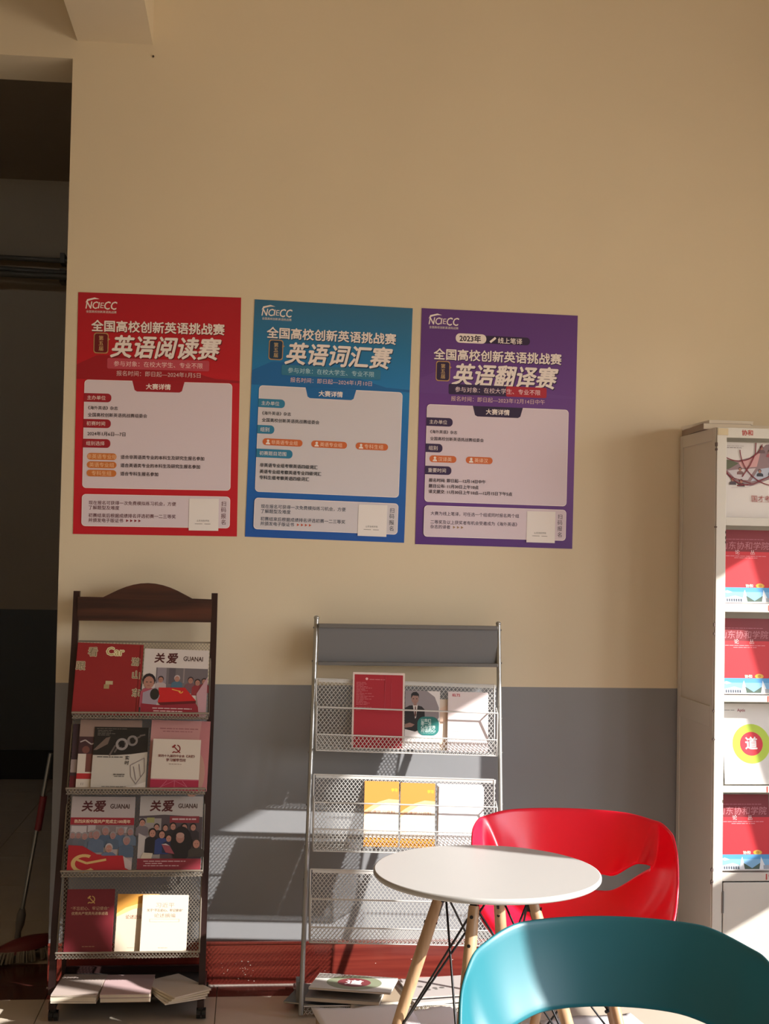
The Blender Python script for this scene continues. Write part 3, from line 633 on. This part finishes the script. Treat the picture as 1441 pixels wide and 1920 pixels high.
def pocket(zt, yt, zw1, zw2, zb, yf, xl, xr, drop=.020):
    """mesh back, open wire front and a mesh lip; the right end hangs lower, as the rack does"""
    def P(u, y, z): return (xl+(xr-xl)*u, y, z-drop*0.9*u)
    b = MB()
    ybk = yf+.050
    b.tube([P(0, yt, zt), P(1, yt, zt)], .0028, 6); b.tube([P(0, yf, zw1), P(1, yf, zw1)], .0030, 6); b.tube([P(0, yf, zw2), P(1, yf, zw2)], .0028, 6)
    b.tube([P(0, yf+.004, zb), P(1, yf+.004, zb)], .0022, 6)
    for u in (0, 1):
        b.tube([P(u, yt, zt), P(u, ybk, zb+.004)], .0028, 6); b.tube([P(u, yf, zw1), P(u, yf+.004, zb), P(u, ybk, zb+.004)], .0028, 6); b.tube([P(u, yf, zw1), P(u, yf+.03, zw1+.015)], .0025, 6)
    f = mp_(b.build('pocket', wirem, mr)); b = MB()
    M, w_, h_ = frame(P(0, ybk, zb+.002), P(1, ybk, zb+.002), P(0, yt, zt)); mesh_net(w_, h_-.012, .0142, .0088, .0026, .0016, b, M)
    b.box((0, h_-.012, -.001), (w_, h_, .001), 0, M)
    M, w_, h_ = frame(P(0, yf+.004, zb), P(1, yf+.004, zb), P(0, yf, zw2)); mesh_net(w_, h_, .0142, .0088, .0024, .0015, b, M)
    M, w_, h_ = frame(P(0, yf+.004, zb), P(1, yf+.004, zb), P(0, ybk, zb+.002)); mesh_net(w_, h_, .0142, .0100, .0024, .0015, b, M)
    o = b.build('mesh_panel', wirem, f); o['kind'] = 'stuff'
pocket(1.140, -.165, 1.046, .950, .892, -.235, .246, .897)
pocket(.808, -.235, .722, .630, .552, -.300, .240, .888)
pocket(.490, -.300, .402, .306, .252, -.358, .232, .876, .022)
b = MB(); b.tube([(.215, -.368, .040), (.885, -.368, .038)], .003, 6); M, w_, h_ = frame((.215, -.366, .010), (.885, -.366, .008), (.215, -.368, .040)); mesh_net(w_, h_, .0142, .0088, .0024, .0015, b, M); o = mp_(b.build('tray_lip', wirem, mr)); o['kind'] = 'stuff'
b = MB(); M, w_, h_ = frame((.222, -.365, .012), (.88, -.365, .012), (.222, -.075, .012)); mesh_net(w_, h_, .0142, .010, .0024, .0015, b, M); b.tube([(.215, -.07, .012), (.885, -.07, .012)], .004, 6)
o = mp_(b.build('bottom_shelf', wirem, mr)); o['kind'] = 'stuff'

GM = 'leaflets in the grey wire rack'
o, s = book('leaflet', ((.372, -.226, .898), (.561, -.226, .895), (.377, -.178, 1.166)), .002, '#d8c8c0', 'tall red leaflet with white border in the top pocket', GM, 'leaflet', pages=white)
s.RR(.035, .028, .965, .985, .002, '#a4182a'); s.E(.27, .085, .025, '#e0b0b4'); s.dashes(.32, .62, .092, .008, '#c87880', 2)
for k in range(21):
    if k in (17,): continue
    s.dashes(.07, .07+[.18, .20, .14, .22, .3, .17, .22, .12, .3, .16, .34, .2, .3, .15, .2, .26, .22, .1, .3, .18, .1][k], .135+k*.018, .007, '#c46870', k)
s.dashes(.62, .64, .15, .2, '#a82434', 2); s.path([(.62, .14), (.62, .5)], .004, '#b84858'); s.path([(.74, .14), (.74, .5)], .004, '#b84858'); s.Rc(.06, .505, .70, .507, '#b84858')
s.build('cover_print', o)
o, s = book('leaflet', ((.644, -.214, .892), (.722, -.214, .890), (.650, -.178, 1.072)), .002, '#d4c4b4', 'cream folded leaflet peeking out behind the portrait leaflet', GM, 'leaflet', pages=white)
s.P([(0, .3), (1, .1), (1, .9), (.4, 1), (0, 1)], '#d8bca8'); s.P([(.3, .6), (1, .4), (1, .7), (.5, .9)], '#e4d4c4'); s.build('cover_print', o)
o, s = book('leaflet', ((.563, -.220, .896), (.690, -.220, .893), (.573, -.180, 1.102)), .002, '#d8d2d0', 'leaflet with a man in a dark suit above a teal speech bubble', GM, 'leaflet', pages=white)
s.P([(0, 0), (.62, 0), (.85, .1), (.97, .28), (.97, .45), (.85, .58), (0, .60)], '#8c8488')
s.P([(0, .30), (.12, .26), (.30, .245), (.48, .27), (.56, .32), (.58, .62), (.30, .70), (0, .66)], '#1c1a1e'); s.P([(.22, .245), (.36, .245), (.32, .46), (.29, .48)], '#d0c8c4'); s.P([(.28, .27), (.31, .27), (.325, .42), (.295, .46), (.27, .42)], '#5c3c38')
s.Rc(.24, .20, .33, .255, '#8c6a60'); s.E(.28, .145, .105, '#96746a', ry=.135, n=20); s.P([(.165, .14), (.17, .06), (.22, .03), (.32, .02), (.39, .06), (.395, .13), (.37, .09), (.22, .085), (.19, .11)], '#18151a')
for x in (.235, .33): s.E(x, .14, .016, '#2a2024', n=8)
s.Rc(.255, .195, .315, .2, '#7c4a44'); s.P([(0, .58), (.14, .55), (.28, .58), (.2, .62), (0, .64)], '#8c6a60')
s.RR(.36, .44, .98, .76, .025, '#20706c')
s.T('让我们', .46, .505, '#c8dcd8', wd=.28, bold=.02); s.T('是一次', .46, .56, '#c8dcd8', wd=.3, bold=.02); s.T('心与世界', .46, .62, '#c8dcd8', wd=.42, bold=.02); s.T('对话的心', .46, .675, '#c8dcd8', wd=.42, bold=.02); s.dashes(.46, .85, .72, .008, '#80a8a4', 3)
s.build('cover_print', o)
o, s = book('leaflet', ((.718, -.226, .889), (.866, -.226, .885), (.722, -.182, 1.100)), .002, '#d8cccc', 'plain white leaflet with small red heading in the top pocket', GM, 'leaflet', pages=white)
s.T('IELTS', .11, .06, '#b83848', wd=.19, bold=.03); s.dashes(.11, .4, .605, .008, '#c0b4b4', 3); s.dashes(.11, .3, .665, .01, '#b0a4a4', 4); s.build('cover_print', o)
for k, (crn, lab) in enumerate(((((.416, -.292, .566), (.539, -.292, .563), (.424, -.240, .786)), 'orange and cream booklet nearer the silver pole, middle pocket'), (((.545, -.292, .562), (.669, -.292, .559), (.552, -.240, .780)), 'orange and cream booklet beside the white papers, middle pocket'))):
    o, s = book('booklet', crn, .004, '#e0d4c4', lab, GM, 'booklet')
    s.P([(0, 0), (1, 0), (1, .28), (.7, .27), (.4, .32), (.15, .40), (0, .46)], '#d8863a'); s.P([(0, .46), (.15, .40), (.4, .32), (.7, .27), (1, .28), (1, .33), (.6, .33), (.2, .46), (0, .54)], '#e0b488')
    s.T('学习', .78, .13, '#e8c030', wd=.17, bold=.03); s.T('党课学习资料', .10, .47, '#c07850', wd=.8, bold=.0, hs=.7); s.P([(0, .62), (1, .52), (1, .60), (0, .80)], '#e4c8b0'); s.Rc(0, .86, 1, 1, '#dc9434'); s.build('cover_print', o)
for k in range(3):
    o, s = book('paper_sheets', ((.676+.002*k, -.288-.003*k, .558+.001*k), (.838+.002*k, -.288-.003*k, .554), (.690+.002*k, -.240-.003*k, .776-.004*k)), .0012, mat('white_sheet', (.80, .78, .80), .55), ['white paper sheet at the back in the middle pocket', 'white paper sheet between two others in the middle pocket', 'front white paper sheet in the middle pocket'][k], GM, 'paper', pages=white)

# magazines on the rack's bottom shelf
LG = 'magazines piled on the bottom of the grey rack'
def cover_dao(s, muted=False):
    g, r_ = ('#8c9478', '#7c3438') if muted else ('#b4cc3c', '#d02838')
    s.Rc(0, 0, 1, 1, '#d8d4cc' if muted else '#dcd8d4'); s.ring(.50, .50, .20, .34, g, n=40) if not muted else s.ring(.50, .50, .20, .34, g, n=40); s.E(.50, .50, .205, r_, n=36); s.T('道', .50, .49, '#f0e8e8', wd=.21, bold=.025, anchor='c')
    s.dashes(.04, .22, .08, .008, '#90908c', 2); s.T('Aptis', .27, .085, '#8c2c3c', wd=.14, bold=.02)
zz = .0155
pile = [(.40, -.23, .21, .28, .010, 12, '#8c7c70', 'worn brown magazine at the bottom of the pile by the silver pole'), (.31, -.24, .20, .27, .006, -20, '#6c7c80', 'grey-blue magazine low in the pile by the silver pole'),
        (.50, -.25, .21, .28, .014, 8, '#9c8c78', 'beige book with faint red print under the round-logo magazine'), (.37, -.27, .20, .26, .014, -14, '#8c8880', 'thick grey-paged book under the round-logo magazine')]
for (x, y, a, d, t, rz, c, lab) in pile: flat_book('magazine', x, y, zz, d, a, t, rz, c, lab, LG, 'magazine'); zz += t+.0005
ztop = zz
o = flat_book('magazine', .395, -.270, ztop+.018, .285, .205, .007, -14, '#d4d0c8', 'white magazine with a green ring round a dark red disc, topmost of the pile', LG, 'magazine', tilt=-4)
s = Sheet(.285, .205); cover_dao(s, True); sp_ = s.build('cover_print', o); sp_.matrix_local = tr(-.1425, -.1025, .007)
zz = .0155
for (x, y, a, d, t, rz, c, lab) in [(.70, -.24, .20, .27, .012, 6, '#a8a098', 'thick white-paged book lying lowest behind the table leg'), (.78, -.22, .19, .26, .008, -10, '#b8b0a4', 'cream magazine in the pile behind the table legs'), (.70, -.25, .20, .26, .012, 14, '#b4b0ac', 'grey and white book in the pile behind the table legs'), (.76, -.22, .19, .27, .006, -4, '#bc8478', 'salmon-coloured magazine near the top behind the table legs'), (.71, -.24, .20, .27, .006, 8, '#b0a8a4', 'grey magazine with floral print, top of the pile behind the table legs')]:
    flat_book('magazine', x, y, zz, d, a, t, rz, c, lab, LG, 'magazine'); zz += t+.0005
s = Sheet(.27, .20); rd = random.Random(5)
for k in range(9): s.E(.2+rd.random()*.3, .3+rd.random()*.4, .02+rd.random()*.02, '#6c6864', n=7)
s.E(.85, .5, .09, '#b87868', n=8); lastm = [x for x in bpy.data.objects if x.get('label', '').startswith('grey magazine with floral')][0]
s.build('cover_print', lastm).matrix_local = tr(-.135, -.10, .006)

# loose papers on the floor
def floor_paper(pts, z, label, seed, h=.07, grp='loose white papers on the floor'):
    """a limp sheet lying over a low heap"""
    rd = random.Random(seed); (x0, y0), (x1, y1), (x2, y2), (x3, y3) = pts; n = 14; b = MB(); vs = []
    for j in range(n+1):
        for i in range(n+1):
            u, v = i/n, j/n
            x = (x0*(1-u)+x1*u)*(1-v)+(x3*(1-u)+x2*u)*v; y = (y0*(1-u)+y1*u)*(1-v)+(y3*(1-u)+y2*u)*v
            e = .006*math.sin(9*u+seed)*(v > .93)+.004*math.sin(23*u+seed)*(v > .93)
            vs.append((x, y+e, z+h*(.004+.06*math.sin(3*u+seed)*math.sin(4*v+1)+.06)))
    fs = [(j*(n+1)+i, j*(n+1)+i+1, (j+1)*(n+1)+i+1, (j+1)*(n+1)+i) for j in range(n) for i in range(n)]
    b.add(vs, fs, 0, True); o = b.build('paper_sheet', mat('white_sheet', (.8, .78, .8), .55)); sm = o.modifiers.new('s', 'SOLIDIFY'); sm.thickness = .0012; sm.offset = -1
    return tag(o, label, 'paper', grp)
b = MB(); b.box((.25, -.96, .001), (.66, -.50, .070)); o = b.build('cardboard_box', mat('kraft_board', (.42, .30, .19), .8), bevel=.003); tag(o, 'low flat cardboard box under the white papers on the floor', 'box')
floor_paper([(.275, -.80), (.60, -.80), (.560, -.475), (.235, -.480)], .071, 'large limp white sheet with a torn edge, lying before the grey rack', 1)
floor_paper([(.60, -.86), (.76, -.80), (.70, -.50), (.56, -.52)], .071, 'crumpled white sheet beside the table leg', 2)
floor_paper([(.70, -.98), (1.02, -.90), (.98, -.46), (.72, -.50)], .001, 'white sheet on the floor between the table and red chair legs', 3, .05)
floor_paper([(1.0, -.92), (1.42, -.86), (1.36, -.38), (1.02, -.44)], .001, 'wide white sheet on the floor under the red chair', 4, .05)

# ------------------------------------------------------------------ white steel cabinet
wc = mat('white_steel', (0.58, 0.55, 0.49), 0.45, var=0.03, vscale=3)
wc2 = mat('white_steel_side', (0.58, 0.55, 0.49), 0.5)
dkin = mat('cabinet_inside', (0.50, 0.47, 0.42), 0.6)
CX, CY, CW, CD, CH = 1.640, -.400, .86, .385, 2.068
cab = thing('bookcase', 'tall white steel display cabinet with numbered shelves, beside the back wall', 'cabinet', (CX, CY, 0))
b = MB(); x = 0
b.box((0, 0, .0), (.012, CD, CH)); b.box((CW-.012, 0, 0), (CW, CD, CH)); b.box((.012, CD-.01, 0), (CW-.012, CD, CH)); b.box((0, 0, CH-.012), (CW, CD, CH)); b.box((.012, .0, .0), (CW-.012, CD, .05))
b.build('body', wc, cab, bevel=.003)
# raised stile frame on the side
b = MB()
for (y0, y1, z0, z1) in ((.0, .030, .0, CH), (CD-.030, CD, 0, CH), (.03, CD-.03, CH-.045, CH), (.03, CD-.03, 1.00, 1.075), (.03, CD-.03, 0, .06)): b.box((-.004, y0, z0), (0, y1, z1))
b.build('side_frame', wc2, cab, bevel=.0015)
b = MB(); b.box((.0, -.006, .0), (.036, 0, CH)); b.build('front_stile', wc, cab, bevel=.002)
b = MB(); b.box((CW-.036, -.006, .0), (CW, 0, CH)); b.build('front_stile', wc, cab, bevel=.002)
b = MB(); b.box((.036, -.004, 2.032), (CW-.036, .0, CH)); hd = b.build('header_rail', wc, cab, bevel=.001)
s = Sheet(.2, .034); s.T('协和', .28, .5, '#a83c34', wd=.20, bold=.03); s.build('lettering', hd).matrix_local = tr(.036, -.0042, 2.034) @ rot('X', 90)
lips = [(1.719, 1.748, '18'), (1.412, 1.443, '18'), (1.094, 1.118, '18'), (.775, .799, '19'), (.465, .494, '19')]
for k, (z0, z1, num) in enumerate(lips):
    b = MB(); b.box((.036, -.004, z0), (CW-.036, 0, z1)); b.box((.012, 0, z1-.014), (CW-.012, CD-.01, z1-.006)); sh = b.build('shelf', wc, cab, bevel=.001)
    s = Sheet(.2, z1-z0); s.T(num, .80, .5, '#b04038', wd=.11, bold=.03); s.build('lettering', sh).matrix_local = tr(.036, -.0042, z0) @ rot('X', 90)
# lower doors
for k, (x0, x1) in enumerate(((.040, .428), (.432, CW-.040))):
    b = MB(); b.box((x0, -.003, .052), (x1, .012, .460)); d = b.build('door', wc, cab, bevel=.003)
    b = MB(); xh = x0-.002 if k == 0 else x1+.002
    b.tube([(xh, -.006, .355), (xh, -.006, .43)], .004, 8); b.build('hinge', mat('grey_hinge', (.2, .19, .18), .4, metal=.6), d)
    b = MB(); b.box((x1-.05 if k == 0 else x0+.03, -.016, .25), (x1-.03 if k == 0 else x0+.05, -.003, .31)); b.build('handle', mat('grey_hinge', (.2, .19, .18), .4), d, bevel=.002)
b = MB(); rd = random.Random(9)
for z in (1.985, 1.36, 1.33, .96, .50, .455, .46, 1.71, 1.06, 2.0): b.box((-.0048, -.0066, z), (.001+rd.random()*.003, .001, z+rd.uniform(.003, .014)))
for z in (1.69, 1.67, 1.655, .74): b.box((.0335, -.0066, z), (.037, .0005, z+rd.uniform(.004, .012)))
o = b.build('paint_chips', mat('rust_chip', (.08, .05, .04), .8), cab); o['kind'] = 'stuff'
b = MB(); b.box((.002, -.009, 2.040), (.040, -.006, 2.064)); b.build('tape_patch', mat('yellowed_tape', (.55, .45, .28), .5), cab)['label'] = 'yellowed patch of tape'
CG = 'brochures displayed in the white cabinet'
def lun(s):
    s.Rc(0, 0, 1, 1, '#c8202c'); s.Rc(0, 0, 1, .30, '#7c1420')  # darker top band: shadow of the shelf above, painted into the cover
    s.dashes(.10, .85, .13, .008, '#b06070', 3)
    s.T('山东协和学院', -.02+.03, .215, '#b87078', wd=.94, bold=-.008, shear=.15); s.T('论', .28, .305, '#e8c8c8', em=.07, bold=.008, anchor='l'); s.T('丛', .58, .305, '#e8c8c8', em=.07, bold=.008)
    s.dashes(.10, .88, .36, .008, '#e09098', 5); s.dashes(.26, .72, .385, .008, '#e09098', 6)
    s.T('协和', .46, .765, '#e8d8c0', wd=.14, bold=.03, hs=.8); s.E(.74, .765, .085, '#d8a838', ry=.045); s.E(.74, .765, .035, '#a87c20', ry=.03)
    s.Rc(0, .79, 1, 1, '#7cb0d8'); s.Rc(0, .79, 1, .85, '#4c94cc'); s.P([(.02, .85), (.1, .83), (.2, .855), (.1, .87)], '#c8dcec'); s.P([(0, .985), (0, .94), (.25, .90), (.4, .93), (.4, .985)], '#b0b8c0')
    s.P([(.38, .985), (.42, .85), (.44, .82), (.50, .985)], '#dce0e4'); s.P([(.46, .9), (.62, .97), (.62, .985), (.48, .985)], '#44584c'); s.P([(.62, .97), (.78, .9), (.8, .985), (.62, .985)], '#44584c'); s.P([(.76, .985), (.80, .82), (.9, .985)], '#dce0e4'); s.Rc(.84, .93, 1, .985, '#9ca4b0')
    for k in range(7): s.Rc(.08+k*.045, .945, .10+k*.045, .985, '#404858')
    s.Rc(0, .982, 1, 1, '#d4d0cc')
o, s = book('brochure', ((1.680, -.372, 1.7485), (1.890, -.372, 1.7485), (1.680, -.335, 2.022)), .005, '#d8d2ce', 'white brochure with overlapping photo circles, top shelf of the cabinet', CG, 'brochure', pages=white)
for (cx, cy, r0) in ((.30, .02, .34), (.75, .0, .52), (.15, .48, .0)):
    if r0: pass
s.P([(0, .21), (.10, .235), (.3, .24), (.5, .20), (.7, .1), (.8, .02), (1, 0), (1, .35), (.85, .48), (.5, .58), (.25, .55), (0, .38)], '#8c7478')
s.P([(0, .22), (.2, .25), (.3, .28), (.12, .36), (0, .37)], '#5c6048'); s.P([(.3, .27), (.55, .2), (.7, .12), (.62, .32), (.35, .34)], '#c89898'); s.P([(.3, .36), (.6, .34), (.45, .5), (.25, .5), (.1, .38)], '#c4bcc0'); s.P([(.65, .35), (.9, .32), (.8, .46), (.5, .52)], '#aeb4c4')
for x, y, c in ((.32, .36, '#7c5858'), (.67, .38, '#30303c'), (.86, .12, '#a05058'), (.88, .36, '#403440'), (.72, .07, '#6c5458'), (.33, .52, '#30282c'), (.18, .5, '#4c4048')): person(s, x, y, .03, c, '#281c20', bh=3)
for (cx, cy, r0) in ((.30, -.10, .46), (.95, .10, .62), (.45, .25, .42)): s.ring(cx, cy, r0-.008, r0+.008, '#7c1c2c', a0=20 if cx < .4 else 90, a1=150 if cx < .4 else 180, n=30)
s.path([(.62, .0), (.60, .15), (.5, .3), (.35, .46)], .018, '#7c1c2c'); s.path([(0, .38), (.2, .48), (.5, .54)], .012, '#7c1c2c'); s.path([(.25, .58), (.55, .55), (.85, .44), (1, .34)], .014, '#7c1c2c')
s.path([(.15, .61), (.4, .60), (.7, .54)], .006, '#b8a4ac'); s.dashes(.04, .40, .05, .006, '#b0a4a4', 3); s.dashes(.04, .36, .075, .008, '#988c8c', 4)
s.T('国才考试', .50, .745, '#9c4038', wd=.46, bold=-.004); s.Rc(.5, .79, .96, .793, '#b87c78'); s.build('cover_print', o)
for (z0, h, lab) in ((1.4435, .262, 'red journal with blue campus foot, shelf just under the white brochure'), (1.1185, .268, 'red journal with blue campus foot, middle one of the three in the cabinet'), (.4945, .262, 'red journal with blue campus foot, lowest shelf just above the doors')):
    o, s = book('journal', ((1.679, -.372, z0), (1.870, -.372, z0), (1.679, -.335, z0+h)), .006, '#a81c28', lab, CG, 'journal'); lun(s); s.build('cover_print', o)
o, s = book('magazine', ((1.694, -.374, .7995), (1.900, -.374, .7995), (1.684, -.335, 1.080)), .005, '#dcd8d4', 'white magazine with green ring round a red disc in the cabinet', CG, 'magazine', pages=white)
cover_dao(s); s.build('cover_print', o)
# books on the cabinet top
o = flat_book('book', 1.72, -.17, 2.069, .175, .30, .022, -4, '#8c7c70', 'thick brown-edged book lying on top of the white cabinet, under the other', 'books on top of the white cabinet')
o = flat_book('book', 1.725, -.165, 2.0917, .17, .27, .012, 3, '#e0dcd4', 'white book lying uppermost on the white cabinet', 'books on top of the white cabinet')
o = flat_book('book', 1.87, -.14, 2.069, .10, .20, .026, -2, '#dedad2', 'white block-like book on the cabinet top beside the stacked pair', 'books on top of the white cabinet')

# ------------------------------------------------------------------ legs used by the table and chairs
beech = wood('beech_leg', (0.36, 0.21, 0.11), (0.52, 0.33, 0.185), 'Z', 4, 8, 0.45, 0.15)
blackm = mat('black_metal', (0.012, 0.012, 0.013), 0.35, metal=0.4)
def splay_base(par, angs, r0, r1, ztop, rt=.0125, rb=.0095, cr=.62, rmax=.0155):
    L = []
    for a in angs:
        u = Vector((math.cos(R(a)), math.sin(R(a)), 0)); p0 = u*r0+Vector((0, 0, ztop)); p1 = u*r1+Vector((0, 0, 0.0)); L.append((u, p0, p1))
        b = MB(); n = 8; pts = [p0.lerp(p1, k/n) for k in range(n+1)]; rs = [rt*.98, rt*1.12, rmax, rmax, rmax*.97, rmax*.90, rmax*.8, rmax*.70, rb]
        b.tube(pts, rs, 16); b.build('leg', beech, par)
        b = MB(); d = (p1-p0).normalized(); q = p0-u*.012
        b.tube([q+Vector((0, 0, .010)), q+d*.015, q+d*.075], .0062, 8)
        for f_ in (.04, .16): c = p0.lerp(p1, f_*.9); b.tube([c+u*.0165, c+u*.019], .005, 8); b.tube([c-u*.018, c-u*.012], .0045, 8)
        b.build('bracket', blackm, par)
    n = len(L)
    for i in range(n):
        a, c = L[i], L[(i+1) % n]
        for s_, e_ in ((a, c), (c, a)):
            p = s_[1]+Vector((0, 0, -.005))-s_[0]*.012; q = e_[1].lerp(e_[2], cr)-e_[0]*.010
            b = MB(); b.tube([p, q], .0032, 6); b.build('cross_wire', blackm, par)
    for u, p0, p1 in L:
        q = p0.lerp(p1, cr); b = MB(); b.tube([q-u*.024, q+u*.0165], .0058, 8); b.build('wire_bolt', blackm, par)
    return L

# ------------------------------------------------------------------ round table
topm = mat('white_laminate', (0.43, 0.42, 0.405), 0.35)
tb = thing('round_table', 'round white-topped table on splayed beech legs', 'table', (.672, -1.285, 0))
b = MB(); r_ = .3155
b.lathe([(r_-.012, .703), (r_-.004, .7045), (r_, .709), (r_, .716), (r_-.002, .7195), (r_-.005, .7205)], 96); b.build('tabletop', topm, tb)
b = MB(); 
for a in (155, 65): 
    u = Vector((math.cos(R(a)), math.sin(R(a)), 0)); v = Vector((-u.y, u.x, 0)); q = [u*.15+v*.016, -u*.15+v*.016, -u*.15-v*.016, u*.15-v*.016]; b.prism([(p.x, p.y) for p in q], .690, .7028)
b.build('under_frame', blackm, tb)
splay_base(tb, (155, 245, 335, 65), .130, .335, .652, rmax=.0175, rt=.015, rb=.012)
for a in (155, 245, 335, 65):
    u = Vector((math.cos(R(a)), math.sin(R(a)), 0)); p = u*.128; b = MB()
    b.box((-.010, -.010, .620), (.010, .010, .698), M=tr(p.x, p.y, 0) @ rot('Z', a)); b.build('leg_socket', blackm, tb)

# ------------------------------------------------------------------ shell chairs
def smooth(x): x = max(0, min(1, x)); return x*x*(3-2*x)
def shell(material, par, W_=.318, Dr=.25, Df=.235, ear=.10, top=.775, drop=1.0, sq=2.35, hm=.553, H_=60, hh=.026, fold=.045, name='shell'):
    z0 = .432
    def rim(th):
        a = abs(th); K = [(0, top), (35, top-.002), (60, top-.022*drop), (78, top-.060*drop), (92, top-.02-.10*drop), (106, top-.20*drop*.4-.12), (120, .515), (135, .467), (155, .442), (180, .438)]
        for (a0, v0), (a1, v1) in zip(K[:-1], K[1:]):
            if a <= a1: return v0+(v1-v0)*smooth((a-a0)/(a1-a0))*.5+(v1-v0)*((a-a0)/(a1-a0))*.5
        return K[-1][1]
    def hole(th):
        a = abs(th)
        if a >= H_: return None
        m = hm+ear*smooth((a-30)/30); h = hh*math.sqrt(max(0, 1-(a/H_)**2))
        return m-h, m+h*1.0
    def P(th, t, inset=0.0):
        a = R(th); rr = math.sin(t*math.pi/2)**.85; zz_ = (1-math.cos(t*math.pi/2))**1.15
        zr = rim(th); D = Dr if abs(th) < 90 else Df
        e = sq                                         # rounded-square plan
        cs, sn = math.cos(a), math.sin(a); k = (abs(cs)**e+abs(sn)**e)**(-1/e)
        r_ = rr*k; flare = 1.0
        return Vector((sn*W_*(r_-inset/W_), -cs*D*(r_-inset/D), z0+(zr-z0)*zz_))
    def t_of_z(th, z):
        zr = rim(th); q = max(0, min(1, (z-z0)/(zr-z0)))**(1/1.15); return math.acos(1-q)/(math.pi/2)
    N = 120; n1, n2 = 12, 9
    vs = []; idx = {}
    for i in range(N):
        th = -180+360*i/N; h = hole(th)
        if h: tl, tu = t_of_z(th, h[0]), t_of_z(th, h[1])
        else:
            tl = tu = t_of_z(th, hm+ear) if abs(th) < 92 else .62
            if abs(th) >= H_: tt = .62; f = smooth((abs(th)-H_)/(92-H_)); tl = tu = (t_of_z(H_, hm+ear))*(1-f)+tt*f
        for j in range(1, n1+1): idx[(i, j)] = len(vs); vs.append(P(th, tl*j/n1))
        for j in range(0, n2+1):
            if j == 0 and not h: idx[(i, 100)] = idx[(i, n1)]; continue
            f = j/n2; ins = (fold*(1-f**1.6)*smooth((H_+2-abs(th))/5)*(.45+.55*smooth((abs(th)-25)/20))) if h else 0
            idx[(i, 100+j)] = len(vs); vs.append(P(th, tu+(1-tu)*f, ins))
    c = len(vs); vs.append(Vector((0, 0, z0)))
    fs = []
    for i in range(N):
        k = (i+1) % N
        fs.append((c, idx[(i, 1)], idx[(k, 1)]))
        for j in range(1, n1): fs.append((idx[(i, j)], idx[(i, j+1)], idx[(k, j+1)], idx[(k, j)]))
        for j in range(0, n2): fs.append((idx[(i, 100+j)], idx[(i, 101+j)], idx[(k, 101+j)], idx[(k, 100+j)]))
    b = MB(); b.add(vs, fs, 0, True); o = b.build(name, material, par)
    m = o.modifiers.new('solid', 'SOLIDIFY'); m.thickness = .009; m.offset = -1; m.use_even_offset = True
    m = o.modifiers.new('sub', 'SUBSURF'); m.levels = 1; m.render_levels = 1
    return o
redp = mat('red_plastic', (0.78, 0.008, 0.035), 0.32); tealp = mat('teal_plastic', (0.014, 0.135, 0.165), 0.42)
def chair(name, label, material, loc, rz, ear, legs=(45, 135, 225, 315), **kw):
    t = thing(name, label, 'chair', loc, rz, 'shell chairs at the table')
    shell(material, t, ear=ear, **kw)
    b = MB(); b.box((-.10, -.012, .405), (.10, .012, .417)); b.box((-.012, -.10, .405), (.012, .10, .417)); b.box((-.07, -.07, .416), (.07, .07, .423)); b.build('seat_frame', blackm, t)
    splay_base(t, legs, .125, .275, .405, rt=.013, rmax=.0145, rb=.0095)
    return t
chair('shell_chair', 'red plastic shell chair on beech legs behind the table', redp, (1.010, -.925, 0), R(172), .072, drop=.55,  W_=.308, legs=(50, 130, 230, 310))
chair('shell_chair', 'teal plastic shell chair in the foreground, turned away from the table', tealp, (.795, -2.275, 0), R(175), -.008, H_=70, fold=.018, W_=.347, Dr=.31, drop=1.5, sq=2.1, top=.778, hm=.562)

# ------------------------------------------------------------------ mop
mop = thing('mop', 'flat mop with red head leaning in the dark passage opening', 'mop', (-.85, .30, 0))
def mo(o): o.matrix_local = Matrix.Translation((.85, -.30, 0)); return o
MBs = lambda: MB()
mo(MB().tube([(-.855, .35, .17), (-.752, .285, .80)], .008, 10).build('handle', mat('steel_handle', (.30, .30, .28), .3, metal=.8), mop))
mo(MB().tube([(-.797, .318, .50), (-.776, .300, .632)], .0135, 10).build('grip', mat('dark_red_grip', (.16, .012, .018), .5), mop))
mo(MB().tube([(-.868, .352, .075), (-.866, .352, .10), (-.860, .35, .13), (-.856, .35, .165), (-.852, .348, .19)], [.013, .011, .017, .018, .010], 12).build('joint', mat('grey_joint', (.12, .11, .10), .5), mop))
b = MB(); b.lathe([(.14, 0), (.13, .018), (.06, .035), (.01, .040)], 28); hd_ = b.build('head_plate', mat('dark_red_plate', (.15, .018, .02), .45), mop)
hd_.matrix_local = Matrix.Translation((.85, -.30, 0)) @ tr(-.835, .33, .045) @ rot('Z', 28) @ rot('Y', -8) @ Matrix.Diagonal((1, .42, 1, 1))
b = MB(); rd = random.Random(2)
for k in range(150):
    a = rd.uniform(0, 2*math.pi); u = Vector((math.cos(a)*.125, math.sin(a)*.052, 0)); M_ = rot('Z', 28)
    p = M_ @ u+Vector((-.835, .33, .045)); q = M_ @ (u*rd.uniform(1.15, 1.4))+Vector((-.835, .33, .008)); mid = (p+q)/2+Vector((0, 0, .02))
    b.tube([p, mid, q], .0042, 5)
o = mo(b.build('yarn_fringe', mat('grey_yarn', (.24, .21, .17), .9), mop)); o['kind'] = 'stuff'
